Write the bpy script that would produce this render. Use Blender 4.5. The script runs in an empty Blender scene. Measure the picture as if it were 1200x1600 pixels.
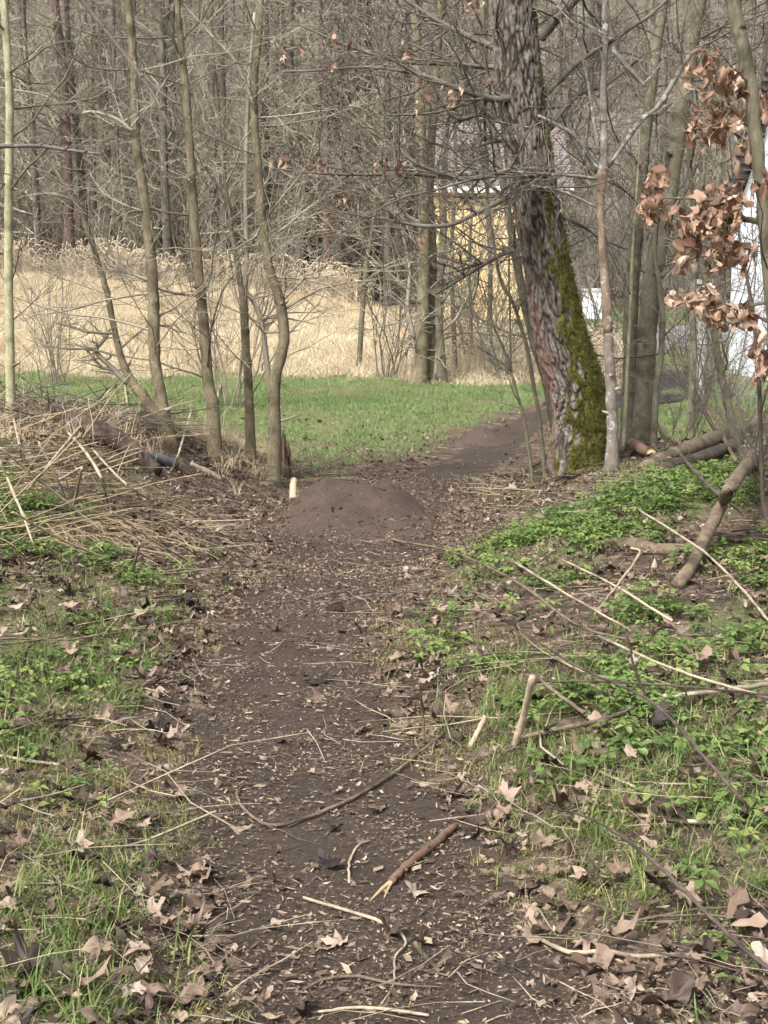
import bpy, math, random
import numpy as np
from mathutils import noise as mnoise, Vector

R = math.radians
rng = np.random.default_rng(7)
random.seed(7)
S = bpy.context.scene
COL = S.collection

# ------------------------------------------------------------ camera, sky, sun, exposure
CAM_Z = 1.55
PITCH = math.atan(320 / 2311)
F = 2311.0
cd = bpy.data.cameras.new('camera'); cam = bpy.data.objects.new('camera', cd); COL.objects.link(cam)
cam.location = (0, 0, CAM_Z); cam.rotation_euler = (R(90) - PITCH, 0, 0)
cd.sensor_fit = 'VERTICAL'; cd.sensor_height = 36; cd.lens = 52
cd.clip_start = 0.05; cd.clip_end = 2000
S.camera = cam

SUN_EL, SUN_AZ = 48, 215          # azimuth clockwise from +Y: behind the camera, to the left
w = bpy.data.worlds.new('World'); S.world = w; w.use_nodes = True
nt = w.node_tree; nt.nodes.clear()
sky = nt.nodes.new('ShaderNodeTexSky'); sky.sky_type = 'NISHITA'; sky.sun_disc = False
sky.sun_elevation = R(SUN_EL); sky.sun_rotation = R(SUN_AZ); sky.dust_density = 5.0; sky.air_density = 1.0
hs = nt.nodes.new('ShaderNodeHueSaturation'); hs.inputs['Saturation'].default_value = 0.22
bg = nt.nodes.new('ShaderNodeBackground'); bg.inputs['Strength'].default_value = 0.095
wo = nt.nodes.new('ShaderNodeOutputWorld')
nt.links.new(sky.outputs[0], hs.inputs['Color']); nt.links.new(hs.outputs[0], bg.inputs[0]); nt.links.new(bg.outputs[0], wo.inputs[0])
sl = bpy.data.lights.new('sun', 'SUN'); sl.energy = 1.5; sl.angle = R(14); sl.color = (1, 0.97, 0.93)
so = bpy.data.objects.new('sun', sl); COL.objects.link(so)
so.rotation_euler = (R(90 - SUN_EL), 0, R(180 - SUN_AZ))
S.view_settings.view_transform = 'Standard'; S.view_settings.look = 'None'
S.view_settings.exposure = 1.58; S.view_settings.gamma = 1; S.view_settings.use_curve_mapping = False
S.cycles.use_denoising = True
S.cycles.use_adaptive_sampling = True; S.cycles.adaptive_threshold = 0.04
S.cycles.max_bounces = 3; S.cycles.diffuse_bounces = 2; S.cycles.glossy_bounces = 1
S.cycles.transmission_bounces = 2; S.cycles.transparent_max_bounces = 2

# ------------------------------------------------------------ numpy noise and the lie of the land
def _h(ix, iy, s):
    n = (ix.astype(np.int64) * 374761393 + iy.astype(np.int64) * 668265263 + s * 974634777) & 0x7fffffff
    n = ((n ^ (n >> 13)) * 1274126177) & 0x7fffffff
    return ((n ^ (n >> 16)) & 0xffff) / 65535.0
def vn(x, y, s=0):
    x = np.asarray(x, float); y = np.asarray(y, float)
    ix = np.floor(x); iy = np.floor(y); fx = x - ix; fy = y - iy
    fx = fx * fx * (3 - 2 * fx); fy = fy * fy * (3 - 2 * fy)
    a = _h(ix, iy, s); b = _h(ix + 1, iy, s); c = _h(ix, iy + 1, s); d = _h(ix + 1, iy + 1, s)
    return (a * (1 - fx) + b * fx) * (1 - fy) + (c * (1 - fx) + d * fx) * fy
def fbm(x, y, s=0, o=3):
    t = 0; a = 0.5
    for i in range(o):
        t = t + a * vn(np.asarray(x) * 2 ** i, np.asarray(y) * 2 ** i, s + i); a /= 2
    return t / (1 - 0.5 ** o)
def ss(x, a, b):
    t = np.clip((np.asarray(x, float) - a) / (b - a), 0, 1); return t * t * (3 - 2 * t)

PY = [-4, 3.3, 4.2, 5.3, 6.9, 8.5, 9.6, 11, 12.5, 13.6, 16, 20, 24, 30]
PX = [0.1, 0.02, -0.16, -0.36, -0.45, -0.3, -0.2, -0.15, 0.05, 0.4, 1.0, 1.75, 3.0, 5.5]
PW = [0.42, 0.42, 0.42, 0.40, 0.38, 0.44, 0.55, 0.62, 0.55, 0.46, 0.37, 0.34, 0.34, 0.34]
def xc(y): return np.interp(y, PY, PX)
def hw(y): return np.interp(y, PY, PW)
def height(x, y):
    x = np.asarray(x, float); y = np.asarray(y, float)
    off = x - xc(y); a = np.abs(off) - hw(y)
    z = 0.13 * ss(a, -0.25, 0.75) * (1 - ss(y, 8.5, 12))
    lb = np.interp(y, [3, 6, 8.5, 11.5, 13, 15, 17], [0.06, 0.12, 0.3, 0.6, 0.55, 0.12, 0])
    z = z + lb * ss(-off, 0.75, 2.3)
    rb = np.interp(y, [3, 6, 8, 11, 13, 15.5, 18, 22], [0.04, 0.12, 0.26, 0.36, 0.38, 0.22, 0.05, 0])
    z = z + rb * ss(off, 0.6, 2.2)
    z = z - 0.1 * np.exp(-(off / 0.6) ** 2 - ((y - 9.4) / 0.9) ** 2)
    z = z - 0.10 * ss(y, 12.5, 15) * (1 - ss(y, 16, 30))
    A = np.interp(x, [-14, -6, 0, 4, 8, 12], [2.7, 2.3, 1.35, 1.1, 1.2, 1.3])
    z = z + A * np.where(x < 5, ss(y, 28, 66), ss(y, 28, 66)) * np.interp(x, [4, 9], [1, 0])
    z = z + np.interp(x, [4, 9], [0, 1]) * 0.06 * np.clip(y - 38, 0, 26)
    z = z + 0.33 * np.clip(y - 68, 0, 150) * ss(y, 66, 84) + 0.03 * np.clip(y - 218, 0, 400)
    z = z + 0.03 * (fbm(x * 1.1, y * 1.1, 3, 2) - 0.5) + 0.25 * (fbm(x * .12, y * .12, 5, 2) - .5) * ss(y, 20, 40)
    return z

def ray(u, v):
    cx = (u - 600) / F; cy = -(v - 800) / F
    c, s = math.cos(PITCH), math.sin(PITCH)
    return np.array([cx, c + cy * s, -s + cy * c])
def at(u, v, Y):                      # point on the pixel's ray at world distance Y
    d = ray(u, v); return np.array([0, 0, CAM_Z]) + d * (Y / d[1])
def G(u, v):                          # where the pixel's ray meets the ground
    d = ray(u, v); d = d / d[1]
    ys = np.concatenate([np.arange(1.5, 30, 0.02), np.arange(30, 200, 0.2)])
    zz = CAM_Z + d[2] * ys; hh = height(d[0] * ys, ys)
    k = np.argmax(zz <= hh)
    y = ys[k] if zz[k] <= hh[k] else 60.0
    return np.array([d[0] * y, y, float(height(d[0] * y, y))])
def on(x, y, dz=0.0): return np.array([x, y, float(height(x, y)) + dz])

# ------------------------------------------------------------ mesh helpers
def mesh_np(name, V, Q=None, T=None, smooth=True):
    me = bpy.data.meshes.new(name)
    V = np.asarray(V, np.float32).reshape(-1, 3)
    Q = np.zeros((0, 4), np.int32) if Q is None else np.asarray(Q, np.int32).reshape(-1, 4)
    T = np.zeros((0, 3), np.int32) if T is None else np.asarray(T, np.int32).reshape(-1, 3)
    me.vertices.add(len(V)); me.vertices.foreach_set('co', V.ravel())
    loops = np.concatenate([Q.ravel(), T.ravel()]).astype(np.int32)
    me.loops.add(len(loops)); me.loops.foreach_set('vertex_index', loops)
    n = len(Q) + len(T); me.polygons.add(n)
    st = np.concatenate([np.arange(len(Q)) * 4, len(Q) * 4 + np.arange(len(T)) * 3]).astype(np.int32)
    me.polygons.foreach_set('loop_start', st)
    me.polygons.foreach_set('use_smooth', np.full(n, smooth, bool))
    me.update(calc_edges=True); me.validate()
    return me
def ob(name, me, mat=None, parent=None, loc=None):
    o = bpy.data.objects.new(name, me); COL.objects.link(o)
    if mat is not None and me is not None and not me.materials: me.materials.append(mat)
    if parent is not None: o.parent = parent
    if loc is not None: o.location = loc
    return o
def tag(o, label, cat, group=None, kind=None):
    if label: o['label'] = label
    if cat: o['category'] = cat
    if group: o['group'] = group
    if kind: o['kind'] = kind
    return o
def root(name, loc, label, cat, group=None):
    return tag(ob(name, None, loc=tuple(loc)), label, cat, group)

class TB:                             # collects tapered tubes
    def __init__(s): s.V = []; s.Q = []; s.T = []; s.n = 0
    def raw(s, V, Q=None, T=None):
        V = np.asarray(V, float).reshape(-1, 3)
        if Q is not None and len(Q): s.Q.append(np.asarray(Q) + s.n)
        if T is not None and len(T): s.T.append(np.asarray(T) + s.n)
        s.V.append(V); s.n += len(V)
    def tube(s, P, r, sides=4, cap=True):
        P = np.asarray(P, float); n = len(P)
        r = np.broadcast_to(np.asarray(r, float), (n,))
        t = np.gradient(P, axis=0); t /= np.linalg.norm(t, axis=1, keepdims=True) + 1e-9
        m = np.abs(P[-1] - P[0]); ref = np.zeros(3); ref[int(np.argmin(m))] = 1
        a = np.cross(t, ref); a /= np.linalg.norm(a, axis=1, keepdims=True) + 1e-9
        b = np.cross(t, a)
        th = np.arange(sides) * 2 * math.pi / sides
        V = P[:, None] + r[:, None, None] * (a[:, None] * np.cos(th)[None, :, None] + b[:, None] * np.sin(th)[None, :, None])
        i = np.arange(n - 1)[:, None] * sides; j = np.arange(sides)[None]; k = (j + 1) % sides
        Q = np.stack([i + j, i + sides + j, i + sides + k, i + k], -1).reshape(-1, 4)
        V = V.reshape(-1, 3); T = []
        if cap and sides > 4:
            V = np.vstack([V, P[0], P[-1]]); c0 = n * sides; e = (n - 1) * sides
            for q in range(sides):
                T.append((c0, q, (q + 1) % sides)); T.append((c0 + 1, e + (q + 1) % sides, e + q))
        s.raw(V, Q, T)
    def mesh(s, name, off=(0, 0, 0), smooth=True):
        V = np.vstack(s.V) - np.asarray(off, float)
        return mesh_np(name, V, np.vstack(s.Q) if s.Q else None, np.vstack(s.T) if s.T else None, smooth)
def pieces(me, per, amt=1.0):          # one random tone for each run of faces
    n = len(me.polygons); k = rng.random(n // per + 1) * amt
    a = me.attributes.new('rnd', 'FLOAT', 'FACE'); a.data.foreach_set('value', np.repeat(k, per)[:n].astype(np.float32)); return me
def spline(P, n):                     # smooth resample (Catmull-Rom), works on any column count
    P = np.asarray(P, float)
    if len(P) == 2: return P[0] + (P[1] - P[0]) * np.linspace(0, 1, n)[:, None]
    E = np.vstack([2 * P[0] - P[1], P, 2 * P[-1] - P[-2]])
    t = np.linspace(0, len(P) - 1 - 1e-6, n); k = t.astype(int); f = (t - k)[:, None]
    a, b, c, d = E[k], E[k + 1], E[k + 2], E[k + 3]
    return 0.5 * (2 * b + (c - a) * f + (2 * a - 5 * b + 4 * c - d) * f ** 2 + (3 * b - a - 3 * c + d) * f ** 3)
def perp(d, g):
    v = g.normal(size=3); v -= d * v.dot(d); return v / (np.linalg.norm(v) + 1e-9)
def grow(tb, p, d, L, r, lv, kids, g, trop=0.05, wander=0.16, ang=(35, 65), rmin=0.0015, ratio=0.5):
    n = max(3, int(3 + L * 2.5)) if lv else 3
    n = min(n, 8); P = [np.array(p, float)]; d = np.array(d, float) / np.linalg.norm(d)
    for i in range(n):
        d = d + g.normal(size=3) * wander + np.array([0, 0, trop]); d /= np.linalg.norm(d)
        P.append(P[-1] + d * L / n)
    P = np.array(P); rr = np.maximum(r * np.linspace(1, 0.35, n + 1), rmin)
    tb.tube(P, rr, 6 if r > 0.02 else (4 if r > 0.008 else 3))
    if lv > 0:
        for k in range(kids[0]):
            t = g.uniform(0.15, 1.0); q = t * n; i = min(int(q), n - 1)
            pos = P[i] + (P[i + 1] - P[i]) * (q - i)
            dd = P[i + 1] - P[i]; dd /= np.linalg.norm(dd); a = R(g.uniform(*ang))
            nd = dd * math.cos(a) + perp(dd, g) * math.sin(a)
            grow(tb, pos, nd, L * ratio * g.uniform(0.6, 1.2) * (1.15 - 0.6 * t), max(r * 0.5 * (1.1 - 0.5 * t), rmin), lv - 1, kids[1:], g, trop, wander, ang, rmin, ratio)
    return P

# ------------------------------------------------------------ materials
def newmat(name, rough=0.9, spec=0.25):
    m = bpy.data.materials.new(name); m.use_nodes = True; t = m.node_tree
    b = t.nodes['Principled BSDF']; b.inputs['Roughness'].default_value = rough
    b.inputs['Specular IOR Level'].default_value = spec
    return m, t, b
def ramp(t, stops, fac=None, interp='LINEAR'):
    n = t.nodes.new('ShaderNodeValToRGB'); e = n.color_ramp.elements; n.color_ramp.interpolation = interp
    while len(e) < len(stops): e.new(0.5)
    for el, (p, c) in zip(e, stops): el.position = p; el.color = (*c, 1) if len(c) == 3 else c
    if fac is not None: t.links.new(fac, n.inputs[0])
    return n.outputs[0]
def coords(t, scale=(1, 1, 1), kind='Object'):
    tc = t.nodes.new('ShaderNodeTexCoord'); mp = t.nodes.new('ShaderNodeMapping'); mp.inputs['Scale'].default_value = scale
    t.links.new(tc.outputs[kind], mp.inputs[0]); return mp.outputs[0]
def noisef(t, co, sc, det=4, rough=0.6, dist=0):
    n = t.nodes.new('ShaderNodeTexNoise'); n.inputs['Scale'].default_value = sc; n.inputs['Detail'].default_value = det
    n.inputs['Roughness'].default_value = rough; n.inputs['Distortion'].default_value = dist
    t.links.new(co, n.inputs['Vector']); return n.outputs[0]
def mix(t, a, b, f, mode='MIX'):
    n = t.nodes.new('ShaderNodeMix'); n.data_type = 'RGBA'; n.blend_type = mode
    for s, v in ((6, a), (7, b), (0, f)):
        if hasattr(v, 'is_output'): t.links.new(v, n.inputs[s])
        elif s == 0: n.inputs[0].default_value = v
        else: n.inputs[s].default_value = (*v, 1)
    return n.outputs[2]
def bump(t, b, h, dist=0.01, strength=0.6):
    n = t.nodes.new('ShaderNodeBump'); n.inputs['Distance'].default_value = dist; n.inputs['Strength'].default_value = strength
    t.links.new(h, n.inputs['Height']); t.links.new(n.outputs[0], b.inputs['Normal'])
def orand(t):
    return t.nodes.new('ShaderNodeObjectInfo').outputs['Random']

def bark_mat(name, lo, hi, sc=12, stretch=0.25, lich=None, lich_amt=0.62, bd=0.006):
    m, t, b = newmat(name)
    co = coords(t, (1, 1, stretch)); n1 = noisef(t, co, sc, 6, 0.65)
    c = ramp(t, [(0.3, lo), (0.7, hi)], n1)
    co2 = coords(t); n2 = noisef(t, co2, 5, 3)
    n4 = noisef(t, co, sc * 5, 5, .75)
    c = mix(t, c, ramp(t, [(0.3, (.5, .48, .46)), (0.65, (1.3, 1.3, 1.28))], n4), .75, 'MULTIPLY')
    c = mix(t, c, tuple(x * 0.45 for x in lo), ramp(t, [(0.5, (0, 0, 0)), (0.68, (.85, .85, .85))], n2))
    if lich:
        n3 = noisef(t, co2, 14, 5, 0.7)
        c = mix(t, c, lich, ramp(t, [(lich_amt, (0, 0, 0)), (lich_amt + 0.05, (1, 1, 1))], n3))
    t.links.new(c, b.inputs['Base Color']); bump(t, b, n4, bd * 1.5, 1); return m
def twig_mat(name, stops):
    m, t, b = newmat(name, 0.85)
    n = noisef(t, coords(t), 9, 3); a = t.nodes.new('ShaderNodeMath'); a.operation = 'ADD'
    r = t.nodes.new('ShaderNodeMath'); r.operation = 'MULTIPLY_ADD'; r.inputs[1].default_value = 0.7; r.inputs[2].default_value = -0.2
    t.links.new(orand(t), r.inputs[0]); t.links.new(n, a.inputs[0]); t.links.new(r.outputs[0], a.inputs[1])
    t.links.new(ramp(t, stops, a.outputs[0]), b.inputs['Base Color']); return m
def leafy_mat(name, stops, trans=0.25, rough=0.6, nsc=25, namt=0.35, patch=None):
    m, t, b = newmat(name, rough, 0.3)
    av = t.nodes.new('ShaderNodeAttribute'); av.attribute_name = 'rnd'
    ad = t.nodes.new('ShaderNodeMath'); ad.operation = 'ADD'; fr = t.nodes.new('ShaderNodeMath'); fr.operation = 'PINGPONG'; fr.inputs[1].default_value = 1
    t.links.new(orand(t), ad.inputs[0]); t.links.new(av.outputs['Fac'], ad.inputs[1]); t.links.new(ad.outputs[0], fr.inputs[0])
    c = ramp(t, stops, fr.outputs[0])
    n = noisef(t, coords(t), nsc, 3)
    c = mix(t, c, ramp(t, [(0.3, (0.45, 0.42, 0.4)), (0.7, (1.25, 1.2, 1.1))], n), namt, 'MULTIPLY')
    if patch:                             # broad drifts of another tone across the field
        ge = t.nodes.new('ShaderNodeNewGeometry'); pn = noisef(t, ge.outputs['Position'], patch[1], 4, .6)
        c = mix(t, c, patch[0], ramp(t, [(.45, (0, 0, 0)), (.68, (.75, .75, .75))], pn))
    t.links.new(c, b.inputs['Base Color'])
    if trans:
        tr = t.nodes.new('ShaderNodeBsdfTranslucent'); t.links.new(c, tr.inputs['Color'])
        ms = t.nodes.new('ShaderNodeMixShader'); ms.inputs[0].default_value = trans
        out = t.nodes['Material Output']
        t.links.new(b.outputs[0], ms.inputs[1]); t.links.new(tr.outputs[0], ms.inputs[2]); t.links.new(ms.outputs[0], out.inputs[0])
    return m

M = {}
M['young_bark'] = bark_mat('young_bark', (0.10, 0.08, 0.05), (0.24, 0.205, 0.135), 14, 0.4, (0.36, 0.35, 0.29), 0.64, 0.004)
M['pale_bark'] = bark_mat('pale_bark', (0.25, 0.24, 0.14), (0.38, 0.36, 0.23), 10, 0.5, None, bd=0.002)
M['olive_bark'] = bark_mat('olive_bark', (0.10, 0.09, 0.06), (0.19, 0.17, 0.12), 12, 0.4, (0.24, 0.24, 0.2), 0.66, 0.004)
M['forest_bark'] = bark_mat('forest_bark', (0.075, 0.065, 0.053), (0.16, 0.142, 0.12), 3, 0.3, (0.24, 0.23, 0.2), 0.64, 0.02)
M['forest_red'] = bark_mat('forest_red', (0.10, 0.07, 0.06), (0.17, 0.125, 0.11), 3, 0.3, None, bd=0.02)
M['dead_wood'] = bark_mat('dead_wood', (0.10, 0.075, 0.053), (0.27, 0.21, 0.15), 16, 0.6, (0.42, 0.42, 0.36), 0.67, 0.006)
M['dark_wood'] = bark_mat('dark_wood', (0.04, 0.03, 0.025), (0.14, 0.105, 0.08), 14, 0.6, None, bd=0.01)
M['pale_stick'] = bark_mat('pale_stick', (0.30, 0.24, 0.17), (0.5, 0.42, 0.31), 30, 0.5, None, bd=0.001)
M['red_stick'] = bark_mat('red_stick', (0.12, 0.07, 0.048), (0.24, 0.155, 0.11), 30, 0.5, (0.4, 0.34, 0.28), 0.68, 0.002)
M['cut_wood'] = bark_mat('cut_wood', (0.5, 0.36, 0.2), (0.66, 0.5, 0.3), 40, 1, None, bd=0.001)
M['dark_stem'] = bark_mat('dark_stem', (0.06, 0.045, 0.04), (0.14, 0.10, 0.085), 30, 0.3, None, bd=0.001)
M['purple_stem'] = bark_mat('purple_stem', (0.13, 0.10, 0.095), (0.22, 0.175, 0.165), 30, 0.3, None, bd=0.001)
M['twig'] = twig_mat('twig', [(0.2, (0.09, 0.075, 0.055)), (0.6, (0.2, 0.175, 0.13)), (0.95, (0.33, 0.29, 0.22))])
M['dark_twig'] = twig_mat('dark_twig', [(0.2, (0.05, 0.042, 0.034)), (0.7, (0.12, 0.1, 0.08)), (1, (0.2, 0.18, 0.14))])
M['far_twig'] = twig_mat('far_twig', [(0.15, (0.12, 0.105, 0.08)), (0.6, (0.25, 0.222, 0.17)), (1, (0.4, 0.36, 0.28))])
M['straw'] = leafy_mat('straw', [(0, (0.42, 0.32, 0.2)), (0.5, (0.56, 0.45, 0.3)), (1, (0.66, 0.56, 0.4))], 0.2, 0.7, 6, 0.3)
M['meadow'] = leafy_mat('meadow', [(0, (0.42, 0.33, 0.22)), (0.4, (0.6, 0.5, 0.35)), (0.85, (0.72, 0.63, 0.47)), (1, (0.5, 0.48, 0.27))], 0.2, 0.8, 3, 0.3, ((0.42, 0.31, 0.2), .35))
M['reed'] = leafy_mat('reed', [(0, (0.45, 0.36, 0.25)), (1, (0.66, 0.57, 0.43))], 0.2, 0.8, 4, 0.25)
M['grass'] = leafy_mat('grass', [(0, (0.09, 0.14, 0.04)), (0.5, (0.13, 0.2, 0.055)), (0.85, (0.19, 0.25, 0.08)), (1, (0.4, 0.36, 0.18))], 0.3, 0.5, 10, 0.3)
M['lawn'] = leafy_mat('lawn', [(0, (0.09, 0.175, 0.05)), (0.5, (0.13, 0.25, 0.075)), (0.85, (0.2, 0.31, 0.11)), (1, (0.42, 0.38, 0.22))], 0.3, 0.5, 3, 0.3, ((0.22, 0.24, 0.1), .6))
M['moss_grass'] = leafy_mat('moss_grass', [(0, (0.12, 0.15, 0.04)), (0.6, (0.2, 0.22, 0.07)), (1, (0.36, 0.31, 0.15))], 0.25, 0.7, 10, 0.3)
M['herb'] = leafy_mat('herb', [(0, (0.06, 0.10, 0.03)), (0.5, (0.105, 0.17, 0.048)), (0.85, (0.17, 0.25, 0.07)), (1, (0.27, 0.32, 0.1))], 0.3, 0.45, 20, 0.3)
LITTER = [(0, (0.026, 0.02, 0.017)), (0.28, (0.07, 0.048, 0.036)), (0.52, (0.16, 0.11, 0.082)), (0.78, (0.28, 0.205, 0.155)), (0.94, (0.35, 0.27, 0.21)), (1, (0.42, 0.35, 0.285))]
M['leaf'] = leafy_mat('leaf', LITTER, 0.1, 0.55, 40, 0.45)
M['bits'] = leafy_mat('bits', [(0, (0.04, 0.03, 0.023)), (0.55, (0.11, 0.08, 0.058)), (0.85, (0.22, 0.165, 0.12)), (1, (0.42, 0.34, 0.25))], 0, 0.8, 60, 0.5)
M['pale_bits'] = leafy_mat('pale_bits', [(0, (0.08, 0.057, 0.042)), (0.4, (0.19, 0.138, 0.1)), (0.8, (0.32, 0.245, 0.185)), (1, (0.45, 0.37, 0.29))], 0, 0.7, 40, 0.4)
M['oak_leaf'] = leafy_mat('oak_leaf', [(0, (0.17, 0.09, 0.06)), (0.4, (0.33, 0.2, 0.135)), (0.75, (0.46, 0.315, 0.225)), (1, (0.64, 0.52, 0.4))], 0.25, 0.6, 30, 0.3)

def ground_mat():
    m, t, b = newmat('woodland_soil', 0.95, 0.15)
    co = coords(t); n1 = noisef(t, co, 7, 6, 0.7); n2 = noisef(t, co, 55, 5, 0.75, 0.4); n3 = noisef(t, co, 1.3, 3)
    soil = ramp(t, [(0.3, (0.03, 0.022, 0.016)), (0.6, (0.085, 0.062, 0.045)), (0.8, (0.17, 0.126, 0.092))], n2)
    soil = mix(t, soil, (0.12, 0.085, 0.062), ramp(t, [(0.4, (0, 0, 0)), (0.7, (.7, .7, .7))], n1))
    # leaf crumbs: pale irregular flecks
    vo = t.nodes.new('ShaderNodeTexVoronoi'); vo.inputs['Scale'].default_value = 26; vo.inputs['Randomness'].default_value = 1
    dm = t.nodes.new('ShaderNodeMix'); dm.data_type = 'VECTOR'; dm.inputs[0].default_value = 0.05
    nn = t.nodes.new('ShaderNodeTexNoise'); nn.inputs['Scale'].default_value = 18; t.links.new(co, nn.inputs['Vector'])
    t.links.new(co, dm.inputs[4]); t.links.new(nn.outputs['Color'], dm.inputs[5]); t.links.new(dm.outputs[1], vo.inputs['Vector'])
    sp = t.nodes.new('ShaderNodeSeparateColor'); t.links.new(vo.outputs['Color'], sp.inputs[0])
    fl = ramp(t, [(0.0, (0.06, 0.045, 0.036)), (0.4, (0.13, 0.095, 0.07)), (0.75, (0.25, 0.18, 0.135)), (1, (0.36, 0.28, 0.22))], sp.outputs[0])
    soil = mix(t, soil, fl, ramp(t, [(0.45, (0, 0, 0)), (0.6, (.8, .8, .8))], n1))
    at_ = t.nodes.new('ShaderNodeAttribute'); at_.attribute_name = 'zone'
    s3 = t.nodes.new('ShaderNodeSeparateColor'); t.links.new(at_.outputs['Color'], s3.inputs[0])
    gr = ramp(t, [(0.3, (0.09, 0.10, 0.04)), (0.7, (0.19, 0.19, 0.09))], n2)
    st = ramp(t, [(0.3, (0.34, 0.26, 0.16)), (0.7, (0.55, 0.45, 0.3))], n2)
    hl = ramp(t, [(0.3, (0.07, 0.056, 0.044)), (0.7, (0.18, 0.145, 0.115))], n3)
    c = mix(t, soil, gr, s3.outputs[0]); c = mix(t, c, st, s3.outputs[1]); c = mix(t, c, hl, s3.outputs[2])
    t.links.new(c, b.inputs['Base Color']); bump(t, b, n2, 0.02, 0.8); return m
M['ground'] = ground_mat()
def path_mat(name='trodden_soil', k=1.0):
    m, t, b = newmat(name, 0.85, 0.3)
    co = coords(t); n1 = noisef(t, co, 4, 5, 0.65); n2 = noisef(t, co, 70, 6, 0.75, 0.5)
    c = ramp(t, [(0.3, (0.027 * k, 0.019 * k, 0.014 * k)), (0.55, (0.072 * k, 0.051 * k, 0.037 * k)), (0.78, (0.155 * k, 0.112 * k, 0.082 * k))], n2)
    c = mix(t, c, (0.038 * k, 0.026 * k, 0.019 * k), ramp(t, [(0.45, (0, 0, 0)), (0.7, (.75, .75, .75))], n1))
    t.links.new(c, b.inputs['Base Color']); bump(t, b, n2, 0.015, 0.9); return m
M['path'] = path_mat()
M['dry_soil'] = path_mat('dry_soil', 1.35)
def oakbark():
    m, t, b = newmat('oak_bark', 0.95, 0.15)
    at_ = t.nodes.new('ShaderNodeAttribute'); at_.attribute_name = 'bark'
    s3 = t.nodes.new('ShaderNodeSeparateColor'); t.links.new(at_.outputs['Color'], s3.inputs[0])
    co = coords(t, (1, 1, .4)); n = noisef(t, co, 45, 6, 0.7); n2 = noisef(t, coords(t), 9, 4)
    c = ramp(t, [(0.0, (0.012, 0.01, 0.008)), (0.35, (0.06, 0.048, 0.04)), (0.7, (0.13, 0.108, 0.09)), (1, (0.24, 0.205, 0.175))], s3.outputs[0])
    c = mix(t, c, (0.2, 0.105, 0.08), s3.outputs[2])
    c = mix(t, c, ramp(t, [(0.3, (.55, .55, .55)), (0.7, (1.25, 1.25, 1.25))], n), 0.8, 'MULTIPLY')
    c = mix(t, c, (0.30, 0.31, 0.27), ramp(t, [(0.62, (0, 0, 0)), (0.7, (.6, .6, .6))], n2))
    ms = ramp(t, [(0.25, (0.035, 0.037, 0.012)), (0.5, (0.10, 0.098, 0.024)), (0.75, (0.2, 0.185, 0.045))], noisef(t, coords(t), 38, 5, 0.75))
    c = mix(t, c, ms, s3.outputs[1])
    t.links.new(c, b.inputs['Base Color']); bump(t, b, n, 0.012, 0.8); return m
M['oak'] = oakbark()
def flat(name, col, rough=0.8, nsc=6, amt=0.3, bd=0.002, spec=.25):
    m, t, b = newmat(name, rough, spec); n = noisef(t, coords(t), nsc, 5)
    c = mix(t, col, ramp(t, [(0.3, (.7, .69, .66)), (0.7, (1.12, 1.12, 1.12))], n), amt, 'MULTIPLY')
    t.links.new(c, b.inputs['Base Color']); bump(t, b, n, bd); return m
M['white_wall'] = flat('white_wall', (0.74, 0.78, 0.84), .9, .7, .25)
M['yellow_wall'] = flat('yellow_wall', (0.72, 0.54, 0.27), .9, .5, .3)
M['roof'] = flat('roof_tile', (0.2, 0.17, 0.16), .8, 3, .5)
M['trim'] = flat('white_trim', (0.78, 0.77, 0.74), .6)
M['glass'] = flat('window_glass', (0.05, 0.06, 0.07), .1, 1, .1, 0, .5)
M['asphalt'] = flat('asphalt', (0.21, 0.2, 0.2), .9, 20, .5)
M['dark_track'] = flat('dark_gravel', (0.04, 0.038, 0.038), 1, 30, .6, .02, .05)
M['concrete'] = flat('concrete', (0.36, 0.35, 0.33), .9, 12, .5)
M['wire'] = flat('galvanised_wire', (0.38, 0.39, 0.4), .5)
M['pipe'] = flat('grey_plastic', (0.10, 0.115, 0.14), .45, 20, .4)

# ------------------------------------------------------------ ground, path, mound, road
def ground():
    yy = [-6.0]
    while yy[-1] < 420:
        y = yy[-1]; yy.append(y + (0.05 if y < 14 and y > 2 else 0.12 if y < 3 else 0.05 + (y - 14) * 0.012))
    yy = np.array(yy); tt = np.linspace(-1, 1, 201); tt = np.sign(tt) * np.abs(tt) ** 1.5
    X = tt[None] * (5 + 0.55 * np.clip(yy, 0, 1e9))[:, None]; Y = np.repeat(yy[:, None], 201, 1)
    Z = height(X, Y); V = np.stack([X, Y, Z], -1).reshape(-1, 3)
    n, m = Y.shape; i = np.arange(n - 1)[:, None] * m + np.arange(m - 1)[None]
    Q = np.stack([i, i + 1, i + m + 1, i + m], -1).reshape(-1, 4)
    me = mesh_np('ground', V, Q)
    x, y = V[:, 0], V[:, 1]
    me_w = ss(y + 5 * (fbm(x * .55, y * .3, 9) - .35) + np.clip(x, -9, 5) * 0.35, 30, 32.5) * (1 - ss(x, 3.8, 5.2)) * (1 - ss(y, 66, 69))
    hl = ss(y, 66, 69) * np.where(x < 8, 1, 1) * (1 - 0)
    pd = np.abs(x - xc(y)) - hw(y)
    gr = ss(y + 4 * fbm(x * .9, y * .5, 2), 17, 23) * ss(pd, 0.1, 0.9) * (1 - ss(y, 63, 67))
    near = ss(fbm(x * 1.3, y * 1.3, 31), .5, .62) * ss(pd, .2, .6) * .7 * (1 - ss(y, 9, 12))
    z = np.stack([np.maximum(gr, near), me_w, hl, np.ones_like(x)], -1).astype(np.float32)
    at_ = me.color_attributes.new('zone', 'FLOAT_COLOR', 'POINT'); at_.data.foreach_set('color', z.ravel())
    tag(ob('ground', me, M['ground']), 'woodland ground of soil, lawn and meadow rising to a wooded hill', 'ground', kind='structure')
ground()

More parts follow.
